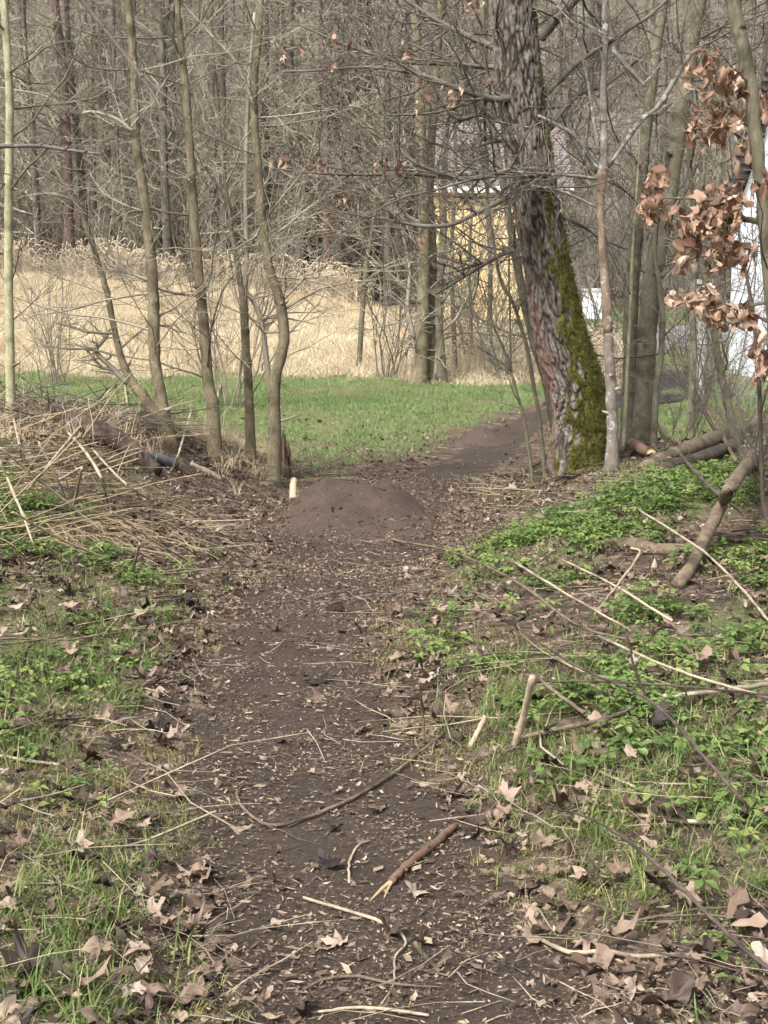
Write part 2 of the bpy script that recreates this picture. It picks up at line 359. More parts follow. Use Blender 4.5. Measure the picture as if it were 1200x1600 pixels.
def path():
    ys = np.arange(-4, 24, 0.05); tt = np.linspace(-1, 1, 25)
    jl = 0.9 + 0.55 * (fbm(ys * 1.4, ys * 0 + 3, 4) - .5); jr = 0.95 + 0.6 * (fbm(ys * 1.4, ys * 0 + 9, 6) - .5)
    wl = hw(ys) * jl; wr = hw(ys) * jr
    X = xc(ys)[:, None] + np.where(tt[None] < 0, tt[None] * wl[:, None], tt[None] * wr[:, None])
    Y = np.repeat(ys[:, None], 25, 1)
    edge = 1 - np.abs(tt[None]) ** 6
    Z = height(X, Y) + 0.007 * edge - 0.004 + 0.002
    n, m = X.shape; i = np.arange(n - 1)[:, None] * m + np.arange(m - 1)[None]
    Q = np.stack([i, i + 1, i + m + 1, i + m], -1).reshape(-1, 4)
    tag(ob('path', mesh_np('path', np.stack([X, Y, Z], -1).reshape(-1, 3), Q), M['path']), 'trodden dark soil footpath winding past the mound', 'path', kind='structure')
path()

MC = G(568, 800)
def mound_z(x, y):
    dx = (x - MC[0]) ; dy = (y - MC[1])
    px = 1 - ss(np.abs(dx + .04), .22, .62); py = np.where(dy < 0, 1 - ss(-dy, .0, 1.35), 1 - ss(dy, .12, .6))
    return 0.215 * px * py * (1 - 0.25 * np.clip(dx / .5, -1, 1))
def mound(name, cx, cy, hx, hy, zf, label):
    n = 70; tx = np.linspace(-1, 1, n); X, Y = np.meshgrid(cx + tx * hx, cy + tx * hy, indexing='xy')
    zz = zf(X, Y)
    Z = height(X, Y) + zz + 0.075 * (fbm(X * 5, Y * 5, 8, 4) - .5) * np.clip(zz * 12, 0, 1) + np.where(zz < 0.004, -0.02, 0.008)
    i = np.arange(n - 1)[:, None] * n + np.arange(n - 1)[None]
    Q = np.stack([i, i + 1, i + n + 1, i + n], -1).reshape(-1, 4)
    tag(ob(name, mesh_np(name, np.stack([X, Y, Z], -1).reshape(-1, 3), Q), M['dry_soil']), label, 'mound', kind='structure')
mound('dirt_mound', MC[0], MC[1], 0.75, 1.45, mound_z, 'packed brown dirt bike jump across the path')
M2 = G(755, 690)
def mound2_z(x, y):
    r = np.sqrt(((x - M2[0]) / 0.42) ** 2 + ((y - M2[1]) / 0.6) ** 2); return 0.16 * (1 - ss(r, 0, 1))
mound('dirt_mound', M2[0], M2[1], 0.5, 0.7, mound2_z, 'smaller dirt bump further along the path')
def top(x, y):                         # ground level including the mounds
    return height(x, y) + mound_z(np.asarray(x, float), np.asarray(y, float)) + mound2_z(np.asarray(x, float), np.asarray(y, float))

def sheet(name, lo, hi, mat, label, cat, dz=0.02, n=60, cols=8):   # strip between two ground polylines
    A = spline(lo, n); B = spline(hi, n); t = np.linspace(0, 1, cols)
    P = A[:, None] + (B - A)[:, None] * t[None, :, None]
    P[..., 2] = height(P[..., 0], P[..., 1]) + dz
    i = np.arange(n - 1)[:, None] * cols + np.arange(cols - 1)[None]
    Q = np.stack([i, i + 1, i + cols + 1, i + cols], -1).reshape(-1, 4)
    tag(ob(name, mesh_np(name, P.reshape(-1, 3), Q), mat), label, cat, kind='structure')
sheet('road', [(6.5, 36, 0), (8, 42.5, 0), (11, 46.5, 0), (16, 48, 0), (40, 48.5, 0)], [(3.6, 37, 0), (5.5, 46, 0), (9, 51.5, 0), (16, 53.5, 0), (40, 54, 0)], M['asphalt'], 'grey asphalt road curving behind the trees on the right', 'road')
sheet('driveway', [(2.8, 22.5, 0), (5.2, 25.2, 0), (6.5, 29.5, 0), (8.2, 36, 0)], [(2.6, 24.4, 0), (4.6, 27.2, 0), (5.6, 31.0, 0), (7.0, 37.5, 0)], M['dark_track'], 'dark gravel driveway leading to the road', 'driveway', 0.03)

# ------------------------------------------------------------ houses, wall, fence
def box(tb, x0, x1, y0, y1, z0, z1):
    V = [(x0, y0, z0), (x1, y0, z0), (x1, y1, z0), (x0, y1, z0), (x0, y0, z1), (x1, y0, z1), (x1, y1, z1), (x0, y1, z1)]
    tb.raw(V, [(0, 3, 2, 1), (4, 5, 6, 7), (0, 1, 5, 4), (1, 2, 6, 5), (2, 3, 7, 6), (3, 0, 4, 7)])
def part(name, mat, parent, *bx):
    tb = TB()
    for b_ in bx: box(tb, *b_)
    return ob(name, tb.mesh(name, (0, 0, 0), False), mat, parent)
def house(x0, y0, wx, wy, zb, he, hr, wall, label, wins, roofm, eave=0.4):
    h = root('house', (x0, y0, zb), label, 'house')
    wl = TB(); box(wl, 0, wx, 0, wy, -1.2, he)
    wl.raw([(0, 0, he), (0, wy, he), (0, wy / 2, he + hr - .05), (wx, 0, he), (wx, wy, he), (wx, wy / 2, he + hr - .05)], None, [(0, 2, 1), (3, 4, 5)])
    ob('wall', wl.mesh('wall', smooth=False), wall, h)
    rf = TB(); s = hr / (wy / 2)
    for sg in (0, 1):                   # two roof slabs with thickness, tiled in courses
        nC = 22
        for k in range(nC):
            t0, t1 = k / nC, (k + 1) / nC
            def pt(t, up): 
                yy = -eave + (wy / 2 + eave) * t; zz = he - eave * s + (hr + eave * s) * t + up
                return (yy if sg == 0 else wy - yy), zz
            ya, za = pt(t0, .14); yb, zb_ = pt(t1 + .01, .09); yc, zc = pt(t0, 0.0)
            rf.raw([(-eave, ya, za), (wx + eave, ya, za), (wx + eave, yb, zb_), (-eave, yb, zb_), (-eave, yc, zc), (wx + eave, yc, zc)], [(0, 1, 2, 3), (4, 5, 1, 0)])
    r_ = ob('roof', rf.mesh('roof', smooth=False), roofm, h)
    part('chimney', M['roof'], r_, (wx * .6, wx * .6 + .6, wy * .45, wy * .45 + .6, he + hr * .6, he + hr + .9))
    part('fascia', M['trim'], h, (-eave, wx + eave, -eave - .04, -eave + .02, he - eave * s - .16, he - eave * s + .08))
    for (wx0, wz0, ww, wh) in wins:
        wn = part('window', M['trim'], h, (wx0, wx0 + ww, -.03, -.003, wz0, wz0 + wh))
        for q in range(2):
            part('pane', M['glass'], wn, (wx0 + .07 + q * ww / 2, wx0 + ww / 2 - .05 + q * ww / 2, -.04, -.032, wz0 + .07, wz0 + wh - .07))
        part('sill', M['trim'], wn, (wx0 - .06, wx0 + ww + .06, -.12, -.005, wz0 - .08, wz0 - .004))
    return h
house(1.75, 58, 5.1, 8, 1.0, 5.3, 2.6, M['yellow_wall'], 'yellow house behind the thin bare trees', [(3.9, 3.2, 1.0, 1.2)], M['roof'])
house(8.35, 27, 9, 9, 0.05, 3.5, 3.0, M['white_wall'], 'white house at the right edge behind the wire fence', [(4, 1.1, 1.2, 1.3), (6.6, 1.1, 1.2, 1.3)], M['roof'])
wl = root('garden_wall', on(7.6, 57), 'low white wall glimpsed right of the leaning mossy tree', 'wall')
part('wall', M['white_wall'], wl, (0, .95, 0, .25, -.5, 1.1)); part('coping', M['trim'], wl, (-.04, .99, -.04, .29, 1.1, 1.17))

def fence():
    f0 = root('wire_fence', on(5.55, 25.6), 'chain link fence in front of the white house', 'fence')
    base = np.array(f0.location); L = 8.0; H = 1.7
    for k in range(4):
        tb = TB(); x = k * L / 3
        tb.tube([(x, 0, -.4), (x, 0, H + .05)], .03, 8); ob('post', tb.mesh('post'), M['concrete'], f0)
    for z in (0.08, .85, H - .03):
        tb = TB(); tb.tube([(0, -.035, z), (L, -.035, z)], .004, 4); ob('tension_wire', tb.mesh('tension_wire'), M['wire'], f0)
    tb = TB(); c = 0.075
    for k in range(int((L + H) / c)):
        for sg in (-1, 1):
            x0 = k * c - H; p = [(max(x0, 0), 0, max(0, -x0)), (min(x0 + H, L), 0, min(H, L - x0))]
            p = np.array(p, float)
            if sg < 0: p[:, 0] = L - p[:, 0]
            p[:, 1] = -.04 + sg * .003; tb.tube(p, .003, 3)
    ob('wire_mesh', tb.mesh('wire_mesh'), M['wire'], f0)
    p = root('gate_post', on(5.35, 25.2), 'thick grey concrete post at the end of the wire fence', 'post')
    q = TB(); q.tube([(0, 0, -.3), (0, 0, .0), (0, 0, .9), (.01, 0, 1.95)], [.13, .125, .12, .115], 8); ob('shaft', q.mesh('shaft'), M['concrete'], p)
    part('cap', M['concrete'], p, (-.15, .16, -.15, .15, 1.952, 2.03))
fence()

# ------------------------------------------------------------ scatter helper
HID = bpy.data.collections.new('templates_store')
def scatter(name, temps, pos, rot, scl, label, cat):
    c = bpy.data.collections.new(name + '_kinds')
    for me in temps:
        c.objects.link(bpy.data.objects.new(name + '_kind', me))
    n = len(pos); me = bpy.data.meshes.new(name); me.vertices.add(n)
    me.vertices.foreach_set('co', np.asarray(pos, np.float32).ravel())
    a = me.attributes.new('rot', 'FLOAT_VECTOR', 'POINT'); a.data.foreach_set('vector', np.asarray(rot, np.float32).ravel())
    a = me.attributes.new('scl', 'FLOAT', 'POINT'); a.data.foreach_set('value', np.asarray(scl, np.float32).ravel())
    a = me.attributes.new('kid', 'INT', 'POINT'); a.data.foreach_set('value', rng.integers(0, len(temps), n).astype(np.int32))
    o = ob(name, me); tag(o, label, cat, kind='stuff')
    g = bpy.data.node_groups.new(name, 'GeometryNodeTree')
    g.interface.new_socket('Geometry', in_out='INPUT', socket_type='NodeSocketGeometry'); g.interface.new_socket('Geometry', in_out='OUTPUT', socket_type='NodeSocketGeometry')
    N = g.nodes.new; gi = N('NodeGroupInput'); go = N('NodeGroupOutput'); ip = N('GeometryNodeInstanceOnPoints'); ci = N('GeometryNodeCollectionInfo')
    ci.inputs['Collection'].default_value = c; ci.inputs['Separate Children'].default_value = True; ci.inputs['Reset Children'].default_value = True
    def na(nm, ty):
        k = N('GeometryNodeInputNamedAttribute'); k.data_type = ty; k.inputs['Name'].default_value = nm; return k.outputs['Attribute']
    e = N('FunctionNodeEulerToRotation'); L = g.links.new
    L(na('rot', 'FLOAT_VECTOR'), e.inputs[0]); L(gi.outputs[0], ip.inputs['Points']); L(ci.outputs[0], ip.inputs['Instance'])
    ip.inputs['Pick Instance'].default_value = True
    L(na('kid', 'INT'), ip.inputs['Instance Index']); L(e.outputs[0], ip.inputs['Rotation']); L(na('scl', 'FLOAT'), ip.inputs['Scale']); L(ip.outputs[0], go.inputs[0])
    md = o.modifiers.new('scatter', 'NODES'); md.node_group = g
    return o
def pick(n, y0, y1, dens, xw=0.30, xo=1.2, power=1.0, x0=None, x1=None):   # rejection sampling of ground points
    out = []; got = 0
    while got < n:
        y = y0 + (y1 - y0) * rng.random(n * 2) ** power
        if x0 is None: x = (rng.random(n * 2) * 2 - 1) * (xw * y + xo)
        else: x = x0 + (x1 - x0) * rng.random(n * 2)
        k = rng.random(n * 2) < dens(x, y); out.append(np.stack([x[k], y[k]], -1)); got += int(k.sum())
        if len(out) > 60: break
    p = np.vstack(out)[:n]
    return np.column_stack([p, top(p[:, 0], p[:, 1])])
def rz(n, tilt=0.1):
    return np.column_stack([rng.normal(0, tilt, n), rng.normal(0, tilt, n), rng.random(n) * 6.283])
def pdist(x, y): return np.abs(x - xc(y)) - hw(y)

# --- template shapes
def blades(name, n, rad, L, wd, lean, mat, seg=3, flat_=0.0):
    Vs, Qs, k = [], [], 0
    for i in range(n):
        a = rng.random() * 6.283; rr = rad * math.sqrt(rng.random()); bx, by = rr * math.cos(a), rr * math.sin(a)
        l = L * rng.uniform(0.5, 1.15); d = rng.random() * 6.283; ln = lean * rng.uniform(0.3, 1.3)
        p = np.array([bx, by, -0.01]); el = R(88) - ln * 0.35; wv = np.array([-math.sin(d), math.cos(d), 0]) * wd * rng.uniform(.6, 1.2)
        for s in range(seg + 1):
            wsc = 0.5 * (1 - (s / seg) ** 2 * 0.92)
            Vs += [p - wv * wsc, p + wv * wsc]
            p = p + np.array([math.cos(d) * math.cos(el), math.sin(d) * math.cos(el), math.sin(el)]) * l / seg
            el -= ln * 0.55 * rng.uniform(.7, 1.3)
            if p[2] < 0.01 * l: p[2] = 0.01 * l
        for s in range(seg): Qs.append((k + 2 * s, k + 2 * s + 1, k + 2 * s + 3, k + 2 * s + 2))
        k += 2 * (seg + 1)
    me = pieces(mesh_np(name, Vs, Qs), seg, .7); me.materials.append(mat); return me

def outline(kind, g):
    if kind == 'maple':
        lob = [(-155, .38), (-135, .5), (-118, .72), (-108, .54), (-95, .46), (-80, .64), (-62, .96), (-54, .76), (-42, .62), (-30, .5), (-22, .64), (-14, .82), (-8, .86), (0, 1.1)]
        pts = [(a, r) for a, r in lob] + [(-a, r) for a, r in lob[-2::-1]] + [(180, .12)]
        pts = [(R(90 - a), r * g.uniform(.88, 1.1)) for a, r in pts]
        return np.array([(r * math.cos(a), r * math.sin(a)) for a, r in pts]) * .55
    if kind == 'oak':
        ys = np.linspace(-1, 1, 11); wv = np.array([.06, .2, .16, .34, .24, .46, .34, .55, .4, .34, .0])
        rt = [(w_ * g.uniform(.85, 1.15), y) for w_, y in zip(wv, ys)]; lf = [(-w_ * g.uniform(.85, 1.15), y) for w_, y in zip(wv[-2::-1], ys[-2::-1])]
        return np.array(rt + lf) * .55
    ys = np.linspace(-1, 1, 8); wv = np.sin(np.linspace(0.05, 3.1, 8)) ** .8 * .5
    return np.array([(w_, y) for w_, y in zip(wv, ys)] + [(-w_, y) for w_, y in zip(wv[-2:0:-1], ys[-2:0:-1])]) * .5
def leaf_mesh(name, kind, mat, seed, curl=0.5, wav=0.08):
    g = np.random.default_rng(seed); O = outline(kind, g); n = len(O)
    P = np.vstack([[0, -.05 if kind != 'maple' else 0], O * .5, O])
    x, y = P[:, 0], P[:, 1]; a = g.uniform(0, 6.28); ca, sa = math.cos(a), math.sin(a)
    u = x * ca + y * sa; z = curl * u * u * 1.6 + abs(curl) * .5 * np.abs(x) * g.uniform(-.6, 1)
    z = z + wav * np.sin(7 * x + g.uniform(0, 6)) * np.cos(6 * y + g.uniform(0, 6)) + g.normal(0, .03 * (1 + abs(curl)), len(x))
    z -= np.percentile(z, 25)
    V = np.column_stack([x * (1 - .25 * abs(curl)), y, z])
    T = [(0, 1 + i, 1 + (i + 1) % n) for i in range(n)]
    Q = [(1 + i, 1 + n + i, 1 + n + (i + 1) % n, 1 + (i + 1) % n) for i in range(n)]
    # stalk
    k = len(V); b0 = O[np.argmin(O[:, 1])] if kind != 'maple' else O[-1]
    st = np.array([[b0[0] - .008, b0[1], V[1 + n, 2] * 0 + .01], [b0[0] + .008, b0[1], .01], [b0[0] + .05, b0[1] - .35, .05], [b0[0] + .04, b0[1] - .35, .05]])
    V = np.vstack([V, st]); Q.append((k, k + 1, k + 2, k + 3))
    me = mesh_np(name, V, Q, T); me.materials.append(mat); return me
LEAVES = [leaf_mesh('fallen_leaf', k, M['leaf'], i * 7 + 1, c, .10) for i, (k, c) in enumerate(
    [('maple', .25), ('maple', .6), ('maple', -.5), ('maple', .9), ('maple', -.9), ('oak', .5), ('oak', -.6), ('oak', 1.2), ('plain', .6), ('plain', -.7), ('plain', 1.3), ('maple', 1.3)])]
OAKL = [leaf_mesh('leaf', 'oak', M['oak_leaf'], 100 + i, c, .2) for i, c in enumerate([.7, -.8, 1.1, -1.2, 1.5, .9])]

def bits_patch(name, n, rad, seed):   # small crumbs of leaf, bark and straw
    g = np.random.default_rng(seed); V, Q = [], []
    for i in range(n):
        a = g.random() * 6.283; rr = rad * math.sqrt(g.random()); c = np.array([rr * math.cos(a), rr * math.sin(a), .003 + .008 * g.random()])
        l = g.uniform(.002, .008) * (2.8 if g.random() < .12 else 1); wd = l * (g.uniform(.06, .2) if g.random() < .6 else g.uniform(.25, .6)); d = g.random() * 6.283
        ax = np.array([math.cos(d), math.sin(d), g.normal(0, .25)]) * l; bx = np.array([-math.sin(d), math.cos(d), g.normal(0, .3)]) * wd
        k = len(V); V += [c - ax - bx * .5, c + ax * .4 - bx, c + ax + bx * .4, c - ax * .3 + bx]; Q.append((k, k + 1, k + 2, k + 3))
    me = pieces(mesh_np(name, V, Q, smooth=False), 1, 1.0); me.materials.append(M['bits']); return me
def twig_patch(name, n, rad, seed, mat, Lr=(.05, .3), r=.0016):
    g = np.random.default_rng(seed); tb = TB()
    for i in range(n):
        a = g.random() * 6.283; rr = rad * math.sqrt(g.random()); d = g.random() * 6.283; l = g.uniform(*Lr)
        p = [np.array([rr * math.cos(a), rr * math.sin(a), g.uniform(.003, .02)])]
        for s in range(3):
            d += g.normal(0, .25); p.append(p[-1] + np.array([math.cos(d), math.sin(d), g.normal(0, .08)]) * l / 3); p[-1][2] = max(p[-1][2], .002)
        tb.tube(p, r * g.uniform(.5, 1.4) * np.array([1, .9, .8, .5]), 3)
    me = tb.mesh(name); me.materials.append(mat); return me
def herb_mesh(name, seed, n=8, rad=.10, ht=.05, ls=.026):
    g = np.random.default_rng(seed); V, Q = [], []
    for i in range(n):
        a = g.random() * 6.283; rr = rad * math.sqrt(g.random()); b0 = np.array([rr * math.cos(a), rr * math.sin(a), 0]); h_ = ht * g.uniform(.35, 1.15)
        tp = b0 + np.array([g.normal(0, .02), g.normal(0, .02), h_]); yaw = g.random() * 6.283
        k = len(V); V += [b0 + [-.001, 0, 0], b0 + [.001, 0, 0], tp + [.001, 0, 0], tp + [-.001, 0, 0]]; Q.append((k, k + 1, k + 2, k + 3))
        for j in range(3 if g.random() < .7 else 5):
            th = yaw + (j - 1) * 1.35 + g.normal(0, .15); s = ls * g.uniform(.65, 1.2); dz = g.uniform(-.35, .25)
            f_ = np.array([math.cos(th), math.sin(th), dz]); r_ = np.array([-math.sin(th), math.cos(th), g.normal(0, .15)])
            st = tp + f_ * s * .15; k = len(V)
            V += [st, st + f_ * s * .45 + r_ * s * .36 + [0, 0, .15 * s], st + f_ * s * 1.15 + [0, 0, -.12 * s], st + f_ * s * .45 - r_ * s * .36 + [0, 0, .15 * s], st + f_ * s * .5]
            V += [st + f_ * s * .85 + r_ * s * .26, st + f_ * s * .85 - r_ * s * .26]
            Q += [(k, k + 1, k + 5, k + 4), (k + 4, k + 5, k + 2, k + 6), (k, k + 4, k + 6, k + 3)]
    me = pieces(mesh_np(name, V, Q, smooth=False), 3, .5); me.materials.append(M['herb']); return me
def lump(name, seed, mat):
    g = np.random.default_rng(seed); V, Q = [], []
    ns, nr = 7, 5
    for i in range(nr):
        ph = math.pi * i / (nr - 1)
        for j in range(ns):
            th = 2 * math.pi * j / ns; r_ = g.uniform(.75, 1.2); V.append((r_ * math.sin(ph) * math.cos(th), r_ * math.sin(ph) * math.sin(th), .6 * r_ * math.cos(ph)))
    for i in range(nr - 1):
        for j in range(ns): Q.append((i * ns + j, (i + 1) * ns + j, (i + 1) * ns + (j + 1) % ns, i * ns + (j + 1) % ns))
    me = mesh_np(name, V, Q); me.materials.append(mat); return me

# --- near ground cover
def d_grass(x, y):
    p = ss(fbm(x * 1.6, y * 1.3, 21), .42, .62) * ss(pdist(x, y), .0, .35)
    side = np.where(x < xc(y), np.interp(y, [0, 5.2, 6.2, 9, 14], [.8, .75, .35, .12, .12]), np.interp(y, [0, 4.6, 5.6, 9, 14], [.5, .42, .25, .12, .08]))
    return np.clip(p * side, 0, 1)
p = pick(3500, 2.2, 14.5, d_grass, power=1.3)
scatter('grass', [blades('grass_tuft', 16, .035, L, .0042, ln, M['grass']) for L, ln in ((.07, 1.0), (.10, 1.2), (.13, 1.3), (.06, 1.4), (.09, .8), (.11, 1.6))],
        p, rz(len(p), .15), rng.uniform(.6, 1.25, len(p)), 'tufts of green grass growing beside the path', 'grass')
def d_moss(x, y):
    return ss(fbm(x * 1.9 + 5, y * 1.6, 55), .45, .6) * ss(pdist(x, y), -.12, .1) * (1 - .75 * ss(pdist(x, y), .4, .9)) * np.interp(y, [0, 7, 9], [1, .8, .05])
p = pick(2600, 2.2, 9.5, d_moss, power=1.2)
scatter('short_grass', [blades('short_grass_tuft', 26, .05, L, .0026, 1.9, M['moss_grass']) for L in (.035, .05, .06)],
        p, rz(len(p), .1), rng.uniform(.7, 1.3, len(p)), 'short yellowish grass and moss along the path edge', 'grass')
def d_herb(x, y):
    q = ss(.5 * fbm(x * 1.2 + 3, y * 1.0, 77, 2) + .5 * fbm(x * 4.5, y * 3.5, 78, 2), .42, .6)
    lft = np.interp(y, [0, 4, 6, 7, 9.3, 10.6, 12], [.05, .06, .35, .85, .6, .15, 0]); rgt = np.interp(y, [0, 4.2, 5.2, 6, 9.5, 12, 14, 16], [.05, .1, .5, 1, .9, .35, .2, 0])
    return np.clip(q * np.where(x < xc(y), lft, rgt) * ss(pdist(x, y) - np.clip(y - 8.6, 0, 3) * .75, .12, .6), 0, 1)
p = pick(2400, 3, 15.5, d_herb, power=.9)
scatter('ground_cover', [herb_mesh('herb_clump', 300 + i) for i in range(6)], p, rz(len(p), .12), rng.uniform(.7, 1.35, len(p)), 'low leafy green herbs covering the banks', 'ground cover')

def d_leaf(x, y):
    q = .25 + .75 * ss(fbm(x * 1.4 + 9, y * 1.4, 91), .35, .6)
    pth = np.where(pdist(x, y) < -.05, np.interp(y, [0, 4, 5, 8, 10, 14], [.13, .08, .05, .12, .25, .25]), 1)
    mnd = np.where(mound_z(x, y) > .05, .08, 1)
    return q * pth * mnd * np.interp(y, [0, 5, 14, 19, 24], [1, .95, .85, .55, .1])
p = pick(14000, 2.2, 24, d_leaf, power=1.3)
sc = rng.uniform(.028, .062, len(p)) * np.where(rng.random(len(p)) < .14, 1.8, 1) * np.where(pdist(p[:, 0], p[:, 1]) < 0, .7, 1)
p[:, 2] += .008 + .03 * rng.random(len(p)) * (pdist(p[:, 0], p[:, 1]) > .1)
pm = pick(5200, 7.2, 14, lambda x, y: np.where(mound_z(x, y) > .03, .04, 1) * (1 - ss(pdist(x, y), .5, 1.4)), .2, .6); pm[:, 2] += .006
p = np.vstack([p, pm]); sc = np.r_[sc, rng.uniform(.016, .036, len(pm))]
rr = rz(len(p), .3); scatter('leaf_litter', LEAVES, p, rr, sc, 'brown leaf litter covering the woodland floor', 'leaf litter')
p = pick(5200, 2.2, 16, lambda x, y: np.where(mound_z(x, y) > .04, .25, np.where(pdist(x, y) < 0, .85, .6)), power=1.25)
scatter('bark_crumbs', [bits_patch('crumb_patch', 95, .15, 500 + i) for i in range(6)], p, rz(len(p), .03), rng.uniform(.7, 1.2, len(p)), 'crumbs of leaf and bark strewn over the path', 'litter')
p = pick(430, 2.2, 16, lambda x, y: np.where(mound_z(x, y) > .05, .1, np.where(pdist(x, y) < 0, .3, .8)), power=1.2); p[:, 2] += .006
scatter('small_twigs', [twig_patch('twig_patch', 9, .25, 600 + i, M['twig'] if i % 2 else M['pale_stick']) for i in range(6)], p, rz(len(p), .04), rng.uniform(.7, 1.3, len(p)), 'thin twigs and dry stalks littering the ground', 'twigs')
p = pick(1500, 2.2, 14, lambda x, y: np.where(pdist(x, y) < .1, 1, .15), power=1.2)
pm = pick(160, 9.5, 13, lambda x, y: np.where(mound_z(x, y) > .02, 1, 0), x0=-1.2, x1=.8); p = np.vstack([p, pm])
scatter('soil_clods', [lump('clod', 700 + i, M['path']) for i in range(4)], p, rz(len(p), .3), rng.uniform(.004, .016, len(p)), 'small dark clods of soil on the path', 'soil')

p = pick(170, 2.4, 14, lambda x, y: ss(pdist(x, y), .05, .4) * np.where(x > 0, 1, .7), power=1.1); p[:, 2] += .02
scatter('dead_sticks', [twig_patch('stick_patch', 4, .3, 660 + i, M[('dead_wood', 'pale_stick', 'dark_stem')[i % 3]], (.2, .75), .0042) for i in range(6)], p, rz(len(p), .08), rng.uniform(.6, 1.2, len(p)), 'dead sticks strewn over both verges', 'sticks')
FRAG = [leaf_mesh('leaf_fragment', k, M['pale_bits'], 40 + i, c, .12) for i, (k, c) in enumerate([('oak', .6), ('plain', -.7), ('plain', 1.1), ('oak', -.9)])]
p = pick(7500, 5.2, 14.5, lambda x, y: np.where(mound_z(x, y) > .06, .03, 1) * np.interp(y, [5, 7, 8.5, 12.5, 15], [.15, .4, 1, 1, .4]) * np.interp(pdist(x, y), [-.3, .1, 1.2, 2.2], [.55, 1, .7, .15]), .25, .5); p[:, 2] += .006
scatter('leaf_fragments', FRAG, p, rz(len(p), .3), rng.uniform(.012, .034, len(p)), 'pale broken leaf fragments spread before and around the mound', 'leaf litter')
# --- lawn, meadow, reeds
def d_lawn(x, y):
    my = y + 5 * (fbm(x * .55, y * .3, 9) - .35) + np.clip(x, -9, 5) * 0.35
    return ss(y, 13.3, 15.5) * (1 - ss(my, 31, 33)) * ss(pdist(x, y), .1, .7) * np.clip(.12 + ss(fbm(x * 1.3, y * .9, 12), .38, .6), 0, 1) * np.interp(y, [14, 18, 22], [.4, .6, 1])
p = pick(8500, 13, 36, d_lawn, .27, 1.5)
scatter('lawn_grass', [blades('lawn_tuft', 34, .16, L, .007, ln, M['lawn'], 2) for L, ln in ((.06, 1.1), (.09, 1.2), (.12, 1.3), (.08, 1.5))], p, rz(len(p), .08), rng.uniform(.5, 1.15, len(p)) * np.interp(p[:, 1], [14, 22], [.65, 1]), 'fresh green lawn grass behind the bank', 'grass')
p = pick(1500, 34, 62, lambda x, y: np.where((x < 4.5) | ((y > 42) & (y < 55)), 0, 1), .30, 1, x0=4.5, x1=24)
scatter('verge_grass', [blades('verge_tuft', 40, .3, .14, .016, 1, M['lawn'], 2) for i in range(3)], p, rz(len(p), .05), rng.uniform(.8, 1.5, len(p)), 'green roadside verge grass on the right', 'grass')
def d_mead(x, y):
    my = y + 5 * (fbm(x * .55, y * .3, 9) - .35) + np.clip(x, -9, 5) * 0.35
    return ss(my, 30.5, 32.5) * (1 - ss(x, 3.4, 5.0)) * (1 - ss(y, 65, 67)) * np.where((x > 1) & (y > 57), 0, 1)
p = pick(6500, 28, 67, d_mead, .30, 2, 1.1)
scatter('meadow_grass', [blades('meadow_clump', 95, .45, L, .010, ln, M['meadow'], 4) for L, ln in ((.45, 2.2), (.6, 2.5), (.7, 1.8), (.5, 2.9))], p, rz(len(p), .1), rng.uniform(.6, 1.15, len(p)), 'matted pale dry grass of the meadow', 'dry grass')
def reed(seed):
    g = np.random.default_rng(seed); tb = TB()
    for i in range(12):
        b0 = np.array([g.normal(0, .4), g.normal(0, .3), 0]); h_ = g.uniform(1.1, 1.9); d = g.normal(.0, .9); dv = np.array([math.cos(d), math.sin(d) * .5, 0])
        P = [b0]; 
        for s in range(1, 7):
            t = s / 6; P.append(b0 + np.array([0, 0, h_ * (t - .12 * t ** 5)]) + dv * .45 * t ** 3)
        q = P[-1]; P.append(q + dv * .14 + [0, 0, .0]); P.append(P[-1] + dv * .12 + [0, 0, -.1])
        tb.tube(P, [.012, .011, .01, .01, .009, .010, .022, .026, .006], 4)
        for j in range(2):
            t = g.integers(1, 4); a = P[t]; e = d + g.normal(0, .6); ev = np.array([math.cos(e), math.sin(e), 0])
            tb.tube([a, a + ev * .2 + [0, 0, .14], a + ev * .45 + [0, 0, .02]], [.012, .012, .003], 3)
    me = tb.mesh('reed_clump'); me.materials.append(M['reed']); return me
p = pick(150, 63.5, 67.5, lambda x, y: ss(fbm(x * .5, y * .2, 44), .38, .6) * np.where(x > 1, 0, 1), .30, 3)
scatter('reed_bed', [reed(800 + i) for i in range(5)], p, rz(len(p), .1), rng.uniform(.55, 1.2, len(p)), 'pale dry reeds with drooping plumes along the forest edge', 'reeds')
p2 = pick(120, 30, 40, lambda x, y: np.where((x > 1.5) & (x < 5.5), .9, 0), x0=1, x1=6)
scatter('tall_dry_grass', [reed(820 + i) for i in range(3)], p2, rz(len(p2), .1), rng.uniform(.35, .65, len(p2)), 'tall dry stalks under the thin trees by the yellow house', 'dry grass')

